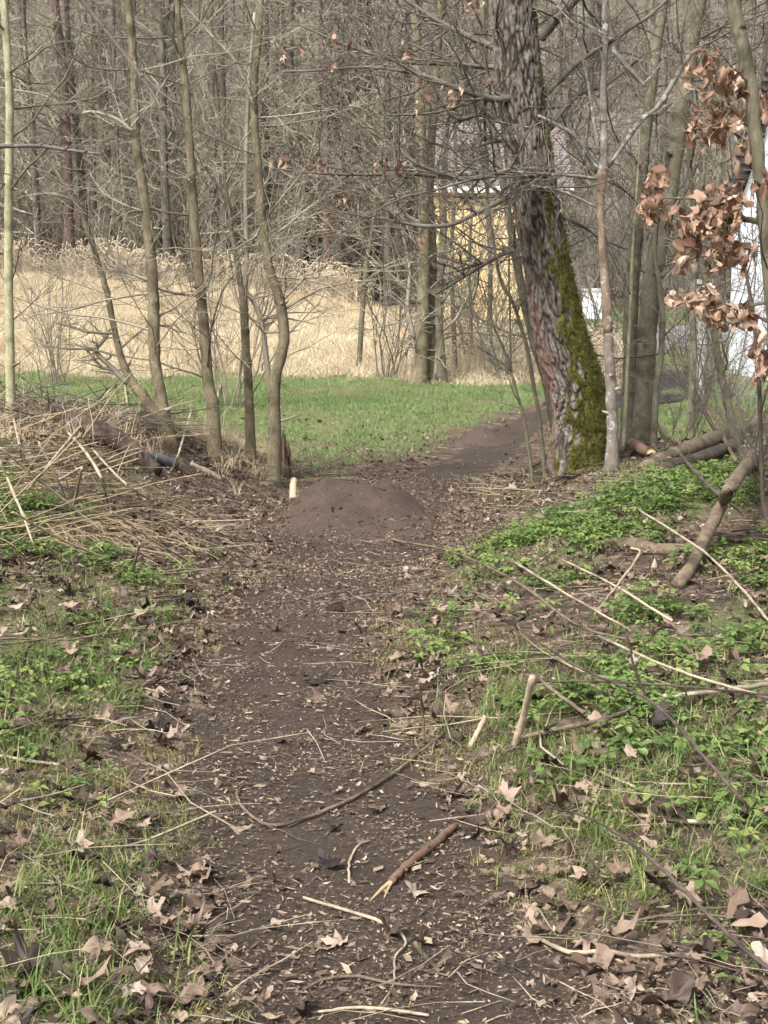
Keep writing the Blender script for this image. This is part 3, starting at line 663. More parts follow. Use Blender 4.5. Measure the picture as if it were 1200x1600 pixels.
# ------------------------------------------------------------ forest on the hill
def tree_template(seed, H=20, r0=.2, nb=70, mat='forest_bark', b0=.12):
    g = np.random.default_rng(seed); tb = TB(); n = 14; t = np.linspace(0, 1, n)
    P = np.column_stack([np.cumsum(g.normal(0, .09, n)) * t + t * g.normal(0, .5), np.cumsum(g.normal(0, .09, n)) * t, t * (H + .6) - .6])
    r = r0 * (1 - .8 * t) * (1 + .5 * np.exp(-t * 30)); tb.tube(P, r, 9)
    tr = tb.mesh('trunk'); tr.materials.append(M[mat]); tc = TB()
    for k in range(nb):
        tt = b0 + (1 - b0) * g.random() ** .8; q = tt * (n - 1); i = min(int(q), n - 2); pos = P[i] + (P[i + 1] - P[i]) * (q - i)
        a = g.random() * 6.283; L = (1 - tt) * 4.2 + .8; L *= g.uniform(.4, 1.1); el = g.uniform(-.1, .8)
        grow(tc, pos, (math.cos(a), math.sin(a), el), L, .032 * (1.1 - tt * .5), 2, (4, 3), g, .05, .22, (30, 65), .011, .5)
    cr = tc.mesh('crown'); cr.materials.append(M['far_twig']); return tr, cr
TT = [tree_template(900 + i, 19 + 2 * (i % 3), .17 + .03 * (i % 3), 64, 'forest_red' if i == 2 else 'forest_bark') for i in range(6)]
def forest_tree(k, x, y, s, label, group, rad=1.0):
    t = root('forest_tree', on(x, y, -.1), label, 'tree', group)
    a = ob('trunk', TT[k][0], None, t); ob('crown', TT[k][1], None, t)
    t.rotation_euler = (0, 0, random.random() * 6.28); t.scale = (s * rad, s * rad, s)
    return t
FRONT = [(62, 13, 0, 'slim grey trunk at the far left of the forest edge'), (110, 21, 2, 'reddish brown trunk at the forest edge behind the leaning sapling'), (138, 14, 1, 'dark trunk just right of the reddish one at the forest edge'),
         (240, 17, 3, 'grey forest trunk behind the reeds left of centre'), (264, 15, 4, 'pale slender forest trunk beside its grey neighbour'), (350, 13, 5, 'thin forest trunk seen between two young trees'),
         (470, 20, 0, 'pale grey trunk, left of the pair in the forest centre'), (489, 24, 1, 'thickest grey trunk of the forest edge near the centre'), (511, 14, 2, 'dark reddish trunk right of the thick grey trunk'),
         (538, 16, 3, 'leaning forest trunk, left of two crossing ones'), (556, 14, 4, 'straight forest trunk, right of two crossing ones'), (580, 13, 5, 'slim dark trunk at the forest edge right of centre'), (606, 15, 0, 'grey trunk behind the pale bush beside the triple tree')]
for i, (u, wpx, k, lab) in enumerate(FRONT):
    Y = 68 + (i % 4) * 1.3; q = at(u, 450, Y); r0 = (.17 + .03 * (k % 3)); rad = wpx / F * Y / 2 / r0 * 1.05
    forest_tree(k, q[0], Y, 1.0, lab, 'trunks at the forest edge', rad)
def clear(x, y): return not (0.3 < x < 9 and y < 70) and not (y < 62 and x < 9)
cnt = 0
while cnt < 150:
    y = 70 + 70 * random.random() ** 1.3; x = (random.random() * 2 - 1) * (.30 * y + 5)
    if not clear(x, y): continue
    uu = 600 + x / y * F; rd = random.uniform(.6, 1.2)
    lab = ('thin ' if rd < .8 else 'stout ' if rd > 1.05 else '') + ('reddish' if cnt % 6 == 2 else 'grey brown') + ' bare tree ' + ('low down' if y < 85 else 'halfway up' if y < 110 else 'high up') + ' on the wooded slope, ' + ('far left' if uu < 200 else 'behind the young trees' if uu < 420 else 'in the centre' if uu < 640 else 'behind the yellow house' if uu < 850 else 'on the right')
    forest_tree(cnt % 6, x, y, random.uniform(.85, 1.15), lab, 'bare trees in the wood on the slope', rd); cnt += 1
def bush(seed, n=26, H=3.2, mat='far_twig', r=.02, rmin=.008, spread=.5, lv=2, kids=(5, 4)):
    g = np.random.default_rng(seed); tb = TB()
    for i in range(n):
        a = g.random() * 6.283; q = g.random() * spread
        grow(tb, (g.normal(0, .25 * spread), g.normal(0, .25 * spread), -.1), (math.cos(a) * q, math.sin(a) * q, 1), H * g.uniform(.45, 1.1), r * g.uniform(.5, 1.2), lv, kids, g, .06, .16, (20, 55), rmin, .45)
    me = tb.mesh('stems'); me.materials.append(M[mat]); return me
TH = [bush(950 + i, 18, 4.2, 'far_twig', .03, .012, 1.1) for i in range(5)]
p = pick(360, 71, 160, lambda x, y: np.where((x > 0.3) & (x < 9) & (y < 72), 0, 1), .31, 5, 1.5)
scatter('thicket', TH, p, rz(len(p), .05), rng.uniform(.6, 1.5, len(p)), 'dense grey brown undergrowth filling the wood', 'undergrowth')
def joint(tr, cr):
    V, Q, n = [], [], 0
    tb = TB()
    for me in (tr, cr):
        v = np.zeros(len(me.vertices) * 3); me.vertices.foreach_get('co', v); qs = [tuple(f.vertices) for f in me.polygons if len(f.vertices) == 4]
        tb.raw(v, qs)
    m = tb.mesh('far_tree'); m.materials.append(M['far_twig']); return m
p = pick(260, 135, 290, lambda x, y: np.ones_like(x), .32, 8)
scatter('far_wood', [joint(*tree_template(890 + i, 20, .2, 34)) for i in range(3)], p, rz(len(p), .04), rng.uniform(.8, 1.2, len(p)), 'far bare wood covering the hillside', 'wood')

# ------------------------------------------------------------ shrubs in the middle distance
SH = [bush(970 + i, 14, 4.6, 'twig', .016, .004, .55, 2, (6, 4)) for i in range(3)] + [bush(980 + i, 12, 4.5, 'dark_twig', .016, .0045, .9, 2, (7, 4)) for i in range(3)]
SHR = [(610, 560, 31, 0, 1.0, 'pale many stemmed bush left of the triple trunked tree'), (352, 580, 24, 1, 1.15, 'tall pale bush between the young trees on the left'), (740, 575, 34, 2, 1.0, 'thin bush in the dry grass before the yellow house'),
       (795, 590, 30, 3, 1.1, 'dark twiggy bush just left of the leaning mossy tree'), (905, 560, 40, 3, 1.5, 'dark bush behind the leaning mossy tree'), (975, 560, 44, 4, 1.6, 'dark twiggy bush behind the twin stemmed clump'), (1060, 555, 56, 5, 1.6, 'dark bush beyond the road'),
       (1110, 620, 22, 4, 1.0, 'twiggy bush beside the concrete post'), (1160, 640, 19, 5, .9, 'bush of dark twigs before the wire fence'), (1010, 500, 60, 3, 1.7, 'drooping dark bush on the far verge of the road'), (1140, 540, 50, 4, 1.9, 'tall bush behind the white house corner'),
       (698, 590, 38, 3, .9, 'low dark bush right of the triple trunks'), (765, 590, 44, 4, 1.1, 'dark bush close before the yellow wall'), (725, 560, 50, 2, 1.2, 'pale bush against the yellow wall'),
       (1175, 690, 10.6, 4, .3, 'low twiggy bramble above the pair of logs'), (1065, 650, 13.8, 5, .34, 'low twiggy bramble right of the stem clump'), (1215, 760, 8.9, 3, .3, 'low bramble at the right edge above the herbs'), (925, 690, 11.9, 5, .22, 'tuft of dead shoots behind the mossy trunk foot'),
       (90, 600, 30, 1, .8, 'thin pale bush in front of the dry meadow on the left'), (470, 300, 76, 2, 2.0, 'pale bush inside the forest edge'), (880, 500, 62, 5, 1.9, 'dark bush by the low white wall'), (1180, 500, 60, 3, 2.2, 'large dark bush behind the white house'), (950, 500, 66, 4, 2.2, 'large twiggy bush above the road bend')]
for u, v, Y, k, s, lab in SHR:
    q = at(u, v, Y); t = root('bare_shrub', on(q[0], Y, -.02), lab, 'shrub', 'bare shrubs'); ob('stems', SH[k], None, t)
    t.scale = (s, s, s); t.rotation_euler = (0, 0, random.random() * 6.28)

# ------------------------------------------------------------ trees traced from the photograph
def traced(u_v_w, Y, lean=0.0, base=None):      # -> world points and radii, base pinned on the ground at distance Y
    a = np.array([(u, v, w_) for u, v, w_ in u_v_w], float)
    P = []
    for i, (u, v, w_) in enumerate(a):
        q = at(u, v, Y + lean * i / max(1, len(a) - 1)); P.append([*q, w_ / F * Y / 2])
    return np.array(P)
def young(name, label, pix, mat, nb=12, blen=1.3, twig='twig', Y=None, extend=2.5, sides=12, cat='tree', group=None, lean=.3, seed=0, extra=(), bmin=.25, kids=(5, 4), rb=.011, flare=1.18, obj=None):
    g = np.random.default_rng(seed + 5000)
    if Y is None: Y = G(pix[0][0], pix[0][1])[1]
    P = traced(pix, Y, lean); gz = float(height(P[0, 0], P[0, 1])); P[0, 2] = gz
    tr = root(name, P[0, :3], label, cat, group) if obj is None else obj
    base = np.array(tr.location)
    B = P.copy(); B0 = P[0].copy(); B0[2] -= .12; B0[3] *= flare; B[0, 3] *= flare * .95
    B = np.vstack([B0, B])
    if extend:
        d = P[-1, :3] - P[-2, :3]; d /= np.linalg.norm(d)
        for k in (1, 2): B = np.vstack([B, [*(P[-1, :3] + d * extend * k / 2 + [0, 0, .1 * k]), P[-1, 3] * (1 - .4 * k)]])
    n = len(B) * 6; C = spline(B, n); C[:, :3] += np.column_stack([g.normal(0, .0022, n), g.normal(0, .0022, n), np.zeros(n)]) * (P[0, 3] / .06)
    C[:, 3] = np.maximum(C[:, 3] * .9 * (1 + g.normal(0, .02, n)), .002)
    tb = TB(); tb.tube(C[:, :3], C[:, 3], sides)
    ob('trunk', tb.mesh('trunk', base), M[mat], tr)
    tc = TB()
    for k in range(nb):
        t = bmin + (1 - bmin) * g.random(); q = C[int(t * (n - 1))]; a = g.random() * 6.283
        d = (math.cos(a), math.sin(a) * .8, g.uniform(-.05, .9))
        grow(tc, q[:3], d, blen * g.uniform(.5, 1.2), min(rb * g.uniform(.5, 1.1), q[3] * .6), 2, kids, g, .03, .14, (25, 60), .0022, .5)
    for k in range(4 if P[0, 3] > .03 else 0):    # short dead stubs and knots
        q = C[int(g.uniform(.12, .8) * (n - 1))]; a = g.random() * 6.283; d = np.array([math.cos(a), math.sin(a), .35])
        tc.tube([q[:3], q[:3] + d * q[3] * 1.15, q[:3] + d * (q[3] + g.uniform(.02, .06))], [q[3] * .5, q[3] * .33, q[3] * .14], 6)
    for pts in extra:                      # branches that can be followed in the photograph: (u, v, width)
        E = traced(pts, Y + lean * .5); E = spline(E, len(E) * 4); tc.tube(E[:, :3], E[:, 3], 6)
        for k in range(int(len(E) * .9)):
            q = E[g.integers(1, len(E))]; dd = g.normal(size=3); dd[2] = abs(dd[2]) * .4; grow(tc, q[:3], dd, blen * .45 * g.uniform(.4, 1.2), max(q[3] * .45, .0025), 1, (4,), g, .02, .16, (25, 60), .0022, .5)
    if tc.n: ob('crown', tc.mesh('crown', base), M[twig], tr)
    return tr, C

YG = 'young trees on the left bank'
young('young_tree', 'straight pale green young tree at the left edge', [(16, 640, 17), (15, 520, 16), (13, 400, 16), (14, 260, 15), (15, 150, 14), (6, 0, 13)], 'pale_bark', 12, 1.2, Y=11.6, group=YG, seed=1, extra=[[(14, 300, 5), (40, 265, 4), (70, 235, 3), (95, 190, 2)]])
young('young_tree', 'thin young tree leaning left on the bank with kinked base', [(262, 660, 24), (228, 625, 20), (205, 595, 16), (190, 560, 13), (180, 520, 11), (168, 460, 11), (150, 400, 10), (130, 340, 9), (112, 300, 7), (95, 280, 5)], 'young_bark', 8, .8, Y=12.3, group=YG, seed=2, extend=.8, lean=.2,
      extra=[[(200, 600, 9), (170, 570, 8), (150, 548, 8), (165, 528, 6), (170, 515, 5)], [(112, 313, 4), (85, 303, 4), (50, 305, 3), (20, 312, 2)]])
young('young_tree', 'brown young tree with a knot, left of the bank trio', [(264, 678, 28), (251, 620, 22), (242, 560, 20), (240, 500, 21), (238, 430, 19), (228, 330, 18), (214, 230, 16), (209, 100, 14), (200, 0, 13)], 'young_bark', 16, 1.5, Y=12.0, group=YG, seed=3,
      extra=[[(208, 205, 6), (180, 185, 6), (145, 175, 5), (110, 177, 4), (70, 150, 3), (0, 137, 2)], [(222, 330, 4), (190, 318, 3), (160, 300, 3), (140, 270, 2)], [(240, 440, 4), (200, 425, 4), (175, 405, 3)]])
young('young_tree', 'young tree with a scarred ringed base on the bank', [(334, 660, 26), (333, 640, 22), (326, 600, 20), (318, 500, 18), (308, 400, 17), (300, 290, 15), (293, 180, 14), (284, 80, 12), (276, 0, 10)], 'young_bark', 16, 1.5, Y=12.4, group=YG, seed=4,
      extra=[[(312, 462, 4), (285, 460, 4), (250, 452, 3), (215, 432, 3), (170, 415, 2)], [(284, 100, 5), (270, 60, 4), (250, 20, 3), (240, 0, 3)]])
young('young_tree', 'notched thin young tree between the ringed and curved ones', [(392, 655, 18), (388, 600, 15), (384, 540, 14), (381, 480, 14), (372, 420, 9), (362, 360, 7), (352, 280, 6), (340, 160, 5)], 'young_bark', 12, 1.3, Y=13.0, group=YG, seed=5, extend=1.5,
      extra=[[(381, 480, 9), (385, 400, 8), (384, 300, 7), (388, 150, 6), (398, 20, 5)], [(384, 455, 6), (398, 475, 7), (410, 510, 8), (416, 560, 9), (422, 610, 9), (426, 660, 10)]])
young('young_tree', 'young tree with a strong S bend beside the rotten stump', [(428, 660, 24), (429, 605, 21), (438, 560, 20), (444, 520, 19), (437, 470, 18), (421, 420, 16), (410, 340, 15), (401, 240, 14), (397, 150, 13), (404, 60, 12), (408, 0, 11)], 'young_bark', 16, 1.5, Y=12.6, group=YG, seed=6,
      extra=[[(398, 170, 6), (370, 100, 5), (330, 55, 4), (280, 0, 4)], [(437, 475, 4), (470, 440, 3), (500, 400, 2)]])
# triple trunk
tri, _ = young('triple_tree', 'three trunks rising from one base at the meadow edge', [(655, 600, 30), (658, 560, 23), (661, 480, 21), (662, 380, 20), (660, 270, 19), (655, 140, 17), (648, 0, 15)], 'young_bark', 22, 3.2, Y=29.5, seed=7, extend=4, rb=.03, kids=(5, 4), lean=0)
young('t', '', [(676, 600, 24), (677, 520, 19), (674, 400, 18), (671, 280, 16), (680, 140, 14), (690, 0, 12)], 'young_bark', 16, 3.2, Y=29.8, seed=8, extend=4, rb=.03, obj=tri, lean=0)
young('t', '', [(690, 602, 20), (688, 540, 15), (686, 470, 14), (692, 380, 13), (693, 300, 12), (700, 150, 11), (712, 0, 10)], 'olive_bark', 16, 3.2, Y=29.6, seed=9, extend=4, rb=.03, obj=tri, lean=0,
      extra=[[(680, 590, 6), (684, 540, 6), (690, 490, 6), (700, 430, 5), (712, 370, 4)], [(652, 570, 8), (645, 520, 7), (637, 480, 7), (640, 420, 5), (628, 360, 3)]])
for pix, lab, sd in (([(765, 585, 10), (765, 500, 9), (766, 420, 8), (763, 330, 8), (758, 200, 7), (760, 60, 6)], 'thin dark upright tree before the yellow house', 10), ([(735, 560, 7), (736, 480, 6), (733, 420, 6), (738, 300, 5), (742, 150, 4)], 'very thin grey tree left of the dark upright one', 11),
                     ([(712, 520, 8), (706, 400, 7), (712, 260, 7), (708, 120, 6), (715, 0, 5)], 'thin tree just right of the triple trunks', 12), ([(560, 500, 9), (572, 420, 8), (590, 300, 7), (600, 150, 6), (590, 20, 5)], 'slender pale tree at the meadow edge near the reeds', 13)):
    young('thin_tree', lab, pix, 'olive_bark', 14, 2.6, 'dark_twig' if sd < 12 else 'twig', Y=32 + sd % 3, seed=sd, extend=3, rb=.02, lean=0, group='thin trees near the yellow house')

# the big leaning oak with displaced bark
def leaning_oak():
    Y = 11.4
    pix = [(905, 735, 100), (905, 700, 92), (908, 665, 86), (905, 630, 84), (898, 600, 82), (885, 560, 82), (868, 492, 76), (852, 400, 68), (834, 300, 70), (820, 200, 70), (809, 100, 68), (802, 0, 66), (797, -120, 62), (795, -300, 52)]
    P = traced(pix, Y, .0); base = on(P[1, 0], Y)
    tr = root('leaning_oak', base, 'big leaning tree with rough bark and green moss on its base', 'tree')
    n, m = 520, 180; C = spline(P, n); th = np.linspace(0, 2 * math.pi, m, endpoint=False)
    t = np.gradient(C[:, :3], axis=0); t /= np.linalg.norm(t, axis=1, keepdims=True)
    a = np.cross([0, 1, 0], t); a /= np.linalg.norm(a, axis=1, keepdims=True); b = np.cross(a, t)   # a ~ +x side, b ~ toward -y / +y
    s_ = np.cumsum(np.r_[0, np.linalg.norm(np.diff(C[:, :3], axis=0), axis=1)])
    TH_, S_ = np.meshgrid(th, s_)
    cx, cy = np.cos(TH_), np.sin(TH_)
    # furrows: ridged noise stretched along the trunk, periodic in angle through the circle
    bark = np.zeros((n, m)); r0 = .21
    for i in range(n):
        for j in range(m):
            w0 = .25 * mnoise.noise(Vector((cx[i, j] * 3, cy[i, j] * 3, S_[i, j] * 6)))
            p_ = Vector((cx[i, j] * 5.6 + w0, cy[i, j] * 5.6 + w0, S_[i, j] * 7.5))
            v1 = abs(mnoise.noise(p_)); v2 = abs(mnoise.noise(Vector((p_.x * 1.9, p_.y * 1.9, p_.z * 2.6 + 9)))); v3 = mnoise.noise(Vector((p_.x * 4, p_.y * 4, p_.z * 5)))
            bark[i, j] = .62 * min(1, v1 * 3.2) + .33 * min(1, v2 * 3.2) + .12 * v3
    root_f = np.exp(-S_ / .28) * (.10 * np.cos(TH_ * 5 + .6) + .06 * np.cos(3 * TH_))
    rad = C[:, 3][:, None] * (1 + root_f) + (bark - .6) * .030
    V = C[:, None, :3] + rad[..., None] * (a[:, None] * cx[..., None] + b[:, None] * cy[..., None])
    i = np.arange(n - 1)[:, None] * m; j = np.arange(m)[None]; k = (j + 1) % m
    Q = np.stack([i + j, i + k, i + m + k, i + m + j], -1).reshape(-1, 4)
    me = mesh_np('trunk', V.reshape(-1, 3) - base, Q)
    hz = V[..., 2] - base[2]; side = cx          # +1 towards picture right
    mz = np.array([[mnoise.noise(Vector((cx[q, w_] * 2, cy[q, w_] * 2, S_[q, w_] * 2.2 + 40))) for w_ in range(m)] for q in range(n)])
    lim = np.interp(hz, [-.2, .1, .3, .5, .7, 1.2, 1.6, 2.0, 2.4], [-.3, -.5, -.7, -.5, 0, .1, .3, .85, 1.3])
    mf = np.array([[mnoise.noise(Vector((cx[q, w_] * 5, cy[q, w_] * 5, S_[q, w_] * 6 + 70))) for w_ in range(m)] for q in range(n)])
    moss = ss(side + mz * .8 + mf * .9 - lim, -.1, .2) * (1 - .35 * ss(.4 - bark, 0, .3))
    red = ss(-side * 1.2 + mz * .8, .75, 1.1) * (1 - ss(hz, .9, 1.9)) * .45
    cl = np.stack([np.clip(bark, 0, 1), np.clip(moss, 0, 1), red, np.ones_like(red)], -1).astype(np.float32)
    at_ = me.color_attributes.new('bark', 'FLOAT_COLOR', 'POINT'); at_.data.foreach_set('color', cl.ravel())
    ob('trunk', me, M['oak'], tr)
    # moss cushions standing off the bark
    g = np.random.default_rng(77); idx = np.argwhere((moss > .6) & (g.random(moss.shape) < .32) & (b[:, None, 1] * cy < .5))
    Vm, Tm = [], []
    for q, w_ in idx:
        c0 = V[q, w_] - base; nn = a[q] * cx[q, w_] + b[q] * cy[q, w_]
        for e in range(3):
            d = nn + g.normal(0, .5, 3) + np.array([0, 0, -.3]); s = perp(nn, g) * .0035; tip = c0 + d * g.uniform(.008, .022); o_ = g.normal(0, .008, 3); kk = len(Vm)
            Vm += [c0 + o_ - s, c0 + o_ + s, tip + o_]; Tm.append((kk, kk + 1, kk + 2))
    mo = ob('moss', mesh_np('moss', Vm, None, Tm), leafy_mat('moss', [(0, (0.08, 0.083, 0.02)), (1, (0.19, 0.178, 0.045))], .3, .8, 30, .8, ((0.06, 0.055, 0.025), 9)), tr); mo['kind'] = 'stuff'
    mo['label'] = 'yellow green moss cushion on the lower right of the trunk'
    # limbs that reach across the picture
    tc = TB(); g = np.random.default_rng(78)
    limbs = [[(862, 268, 13), (820, 265, 10), (790, 268, 9), (760, 276, 9), (720, 280, 8), (690, 272, 7), (655, 258, 6), (630, 240, 4)], [(700, 278, 6), (640, 272, 6), (580, 273, 5), (520, 272, 5), (470, 268, 3), (420, 262, 2)],
             [(870, 300, 9), (830, 290, 8), (790, 310, 9), (740, 335, 8), (700, 352, 7), (650, 352, 6), (600, 342, 5), (550, 335, 3), (500, 322, 2)], [(880, 395, 9), (840, 385, 8), (790, 395, 8), (745, 420, 7), (705, 445, 5), (680, 460, 4)],
             [(815, 150, 14), (770, 155, 11), (720, 140, 9), (650, 115, 7), (580, 105, 5), (500, 110, 4), (440, 112, 3)], [(812, 110, 12), (760, 105, 9), (700, 100, 7), (620, 95, 6), (540, 70, 4), (470, 40, 3)], [(810, 90, 13), (740, 60, 10), (680, 30, 8), (620, -10, 7)],
             [(850, 150, 10), (900, 100, 9), (960, 60, 7), (1020, 20, 5), (1060, -20, 4)], [(855, 205, 9), (900, 150, 7), (950, 130, 6), (1000, 90, 4)], [(845, 60, 14), (880, 20, 12), (920, -20, 10)], [(815, 210, 8), (760, 180, 7), (715, 185, 6), (690, 160, 4)],
             [(828, 240, 7), (780, 220, 6), (720, 235, 5), (660, 215, 4), (600, 180, 3)], [(842, 330, 7), (905, 350, 5), (950, 390, 4), (985, 460, 3)]]
    for li, L in enumerate(limbs):
        dep = (-.5 if li in (0, 1, 2) else g.uniform(-.6, .5)); E = []
        for q, (u, v, w_) in enumerate(L): E.append([*at(u, v, Y - .0 + dep * min(1, .2 + q * .35)), w_ / F * Y / 2])
        E = spline(E, len(E) * 5); tc.tube(E[:, :3], E[:, 3], 6)
        for k in range(int(len(E) * .75)):
            q = E[g.integers(2, len(E))]; dd = g.normal(size=3) + [-.3, 0, .1]; grow(tc, q[:3], dd, g.uniform(.3, 1.0), max(q[3] * .45, .003), 2, (4, 3), g, .02, .16, (25, 60), .0024, .5)
    ob('crown', tc.mesh('crown', base), M['dark_twig'], tr)
    LP = [(422, 258), (437, 252), (450, 255), (478, 262), (484, 256), (500, 254), (506, 260), (532, 262), (538, 255), (586, 262), (594, 254), (600, 262), (606, 256), (634, 262), (620, 268), (532, 316), (538, 312), (514, 340), (560, 342), (576, 330), (582, 322), (590, 318), (584, 335), (445, 86), (440, 92), (470, 78), (520, 62), (526, 68), (513, 112), (518, 106), (545, 72),
          (632, 70), (636, 85), (606, 118), (640, 150), (652, 155), (660, 165), (650, 172), (668, 150), (690, 140), (700, 148), (712, 158), (720, 142), (708, 170), (745, 5), (752, 10), (728, 15), (735, 22), (748, 85), (762, 130), (655, 372), (694, 300), (700, 310), (690, 335), (640, 110), (660, 130), (783, 105), (826, 62)]
    for q, (u, v) in enumerate(LP):
        o = ob('leaf', OAKL[q % 6], None, tr); p_ = at(u, v, Y - .5 + random.uniform(-.12, .12)); o.location = p_ - base
        o.rotation_euler = (random.uniform(1.2, 2.0), random.uniform(-.5, .5), random.random() * 6.28); s = random.uniform(.055, .1); o.scale = (s * .8, s, s)
    return tr
leaning_oak()

young('slim_tree', 'slim olive tree leaning left just behind the mossy trunk', [(876, 700, 17), (860, 630, 15), (848, 580, 14), (834, 535, 14), (815, 450, 15), (804, 390, 14), (790, 310, 13), (775, 230, 12), (762, 150, 11), (755, 40, 10)], 'olive_bark', 16, 1.6, 'dark_twig', Y=12.6, seed=20)
young('sapling', 'thin curved sapling standing left of the mossy trunk', [(833, 716, 6), (820, 660, 6), (808, 616, 5), (798, 578, 5), (785, 540, 4), (770, 505, 3)], 'olive_bark', 6, .5, 'dark_twig', Y=12.0, seed=21, extend=.4, extra=[[(798, 578, 3), (797, 500, 3), (795, 420, 3), (798, 340, 2)], [(798, 578, 3), (775, 560, 3), (750, 545, 2)]])
young('sapling', 'taller olive sapling beside the mossy trunk', [(852, 718, 8), (842, 650, 7), (834, 605, 7), (825, 550, 7), (803, 477, 6), (782, 436, 6), (770, 370, 5), (758, 280, 5), (745, 180, 4)], 'olive_bark', 9, .8, 'dark_twig', Y=12.1, seed=22, extend=1)
# lichen covered dead trunk
M['lichen_bark'] = bark_mat('lichen_bark', (0.13, 0.11, 0.095), (0.3, 0.26, 0.22), 16, .5, (0.40, 0.41, 0.38), .56, .008)
M['bare_wood'] = bark_mat('bare_wood', (0.14, 0.10, 0.075), (0.31, 0.23, 0.17), 22, .3, (0.4, 0.4, 0.36), .6, .004)
dt, _ = young('dead_tree', 'dead thin trunk with pale lichen and bare reddish wood', [(955, 735, 25), (957, 690, 21), (956, 640, 20), (953, 570, 18), (950, 520, 17)], 'lichen_bark', 0, Y=10.7, seed=23, extend=0, lean=0)
tb = TB(); E = spline(traced([(950, 522, 16.5), (946, 450, 15), (941, 380, 12), (938, 320, 13), (942, 265, 17)], 10.7), 24); tb.tube(E[:, :3], E[:, 3] * (1 + rng.normal(0, .05, 24)), 12)
o = ob('bare_section', tb.mesh('bare_section', np.array(dt.location)), M['bare_wood'], dt); o['label'] = 'reddish barkless stretch of the dead trunk'
tb = TB(); E = spline(traced([(942, 268, 18), (944, 225, 12), (943, 140, 10), (946, 60, 9), (945, 0, 9), (948, -140, 6)], 10.7), 30); tb.tube(E[:, :3], E[:, 3] * (1 + rng.normal(0, .08, 30)), 10)
g = np.random.default_rng(3)
for pts in ([(938, 270, 7), (900, 215, 6), (870, 195, 5), (840, 180, 4)], [(938, 280, 6), (900, 275, 5), (860, 272, 4), (800, 268, 3)], [(936, 325, 4), (880, 300, 4), (830, 290, 3)], [(936, 240, 6), (925, 170, 5), (915, 110, 4), (900, 60, 3)], [(945, 55, 6), (900, 30, 6), (870, 10, 5)], [(955, 75, 8), (985, 110, 8), (1008, 135, 6)], [(948, 265, 5), (1000, 190, 8), (1030, 165, 8), (1075, 90, 7), (1100, 75, 6)]):
    E = spline(traced(pts, 10.7), 14); tb.tube(E[:, :3], E[:, 3], 6)
    for k in range(7): grow(tb, E[g.integers(3, 14), :3], g.normal(size=3), .5, .005, 1, (4,), g, rmin=.0022)
o = ob('crown', tb.mesh('crown', np.array(dt.location)), M['lichen_bark'], dt)
# twin stemmed clump
cl, _ = young('clump_tree', 'clump of smooth olive stems right of the dead trunk', [(984, 655, 32), (985, 600, 28), (985, 500, 26), (992, 390, 24), (1003, 270, 21), (1016, 150, 19), (1036, 0, 17)], 'olive_bark', 14, 1.8, 'dark_twig', Y=13.2, seed=30, extend=3)
young('t', '', [(1006, 660, 36), (1008, 600, 34), (1012, 520, 33), (1022, 420, 33), (1044, 310, 30), (1062, 190, 30), (1080, 70, 27), (1096, -20, 25)], 'olive_bark', 16, 1.8, 'dark_twig', Y=13.0, seed=31, extend=3, obj=cl)
young('t', '', [(1022, 660, 12), (1026, 600, 11), (1033, 555, 11), (1035, 500, 11), (1030, 440, 10), (1022, 390, 8), (1030, 300, 6)], 'olive_bark', 6, .9, 'dark_twig', Y=12.8, seed=32, extend=.5, obj=cl)
young('t', '', [(975, 660, 6), (980, 580, 6), (985, 480, 5), (989, 380, 4), (996, 280, 3)], 'pale_bark', 3, .5, 'twig', Y=12.7, seed=33, extend=.4, obj=cl)
young('slim_tree', 'slim olive stem rising behind the hanging oak leaves', [(1150, 660, 16), (1135, 620, 14), (1122, 560, 13), (1108, 470, 12), (1098, 420, 11), (1085, 330, 9), (1075, 230, 7)], 'olive_bark', 10, 1.0, 'dark_twig', Y=13.4, seed=34, extend=1.5)
young('slim_tree', 'knobbly brown stem leaning beside the thick concrete post', [(1080, 640, 13), (1082, 600, 13), (1084, 540, 12), (1082, 470, 11), (1090, 380, 9), (1100, 260, 7)], 'olive_bark', 10, 1.2, 'dark_twig', Y=17, seed=35, extend=1.5)
young('dark_stem', 'dark thin upright stem near the right edge', [(1196, 872, 9), (1192, 780, 9), (1189, 700, 8), (1186, 600, 8), (1180, 520, 8), (1172, 460, 7), (1160, 400, 5), (1150, 330, 4)], 'dark_stem', 10, .7, 'dark_twig', Y=8.0, seed=36, extend=.5, cat='stem', sides=8, rb=.006)

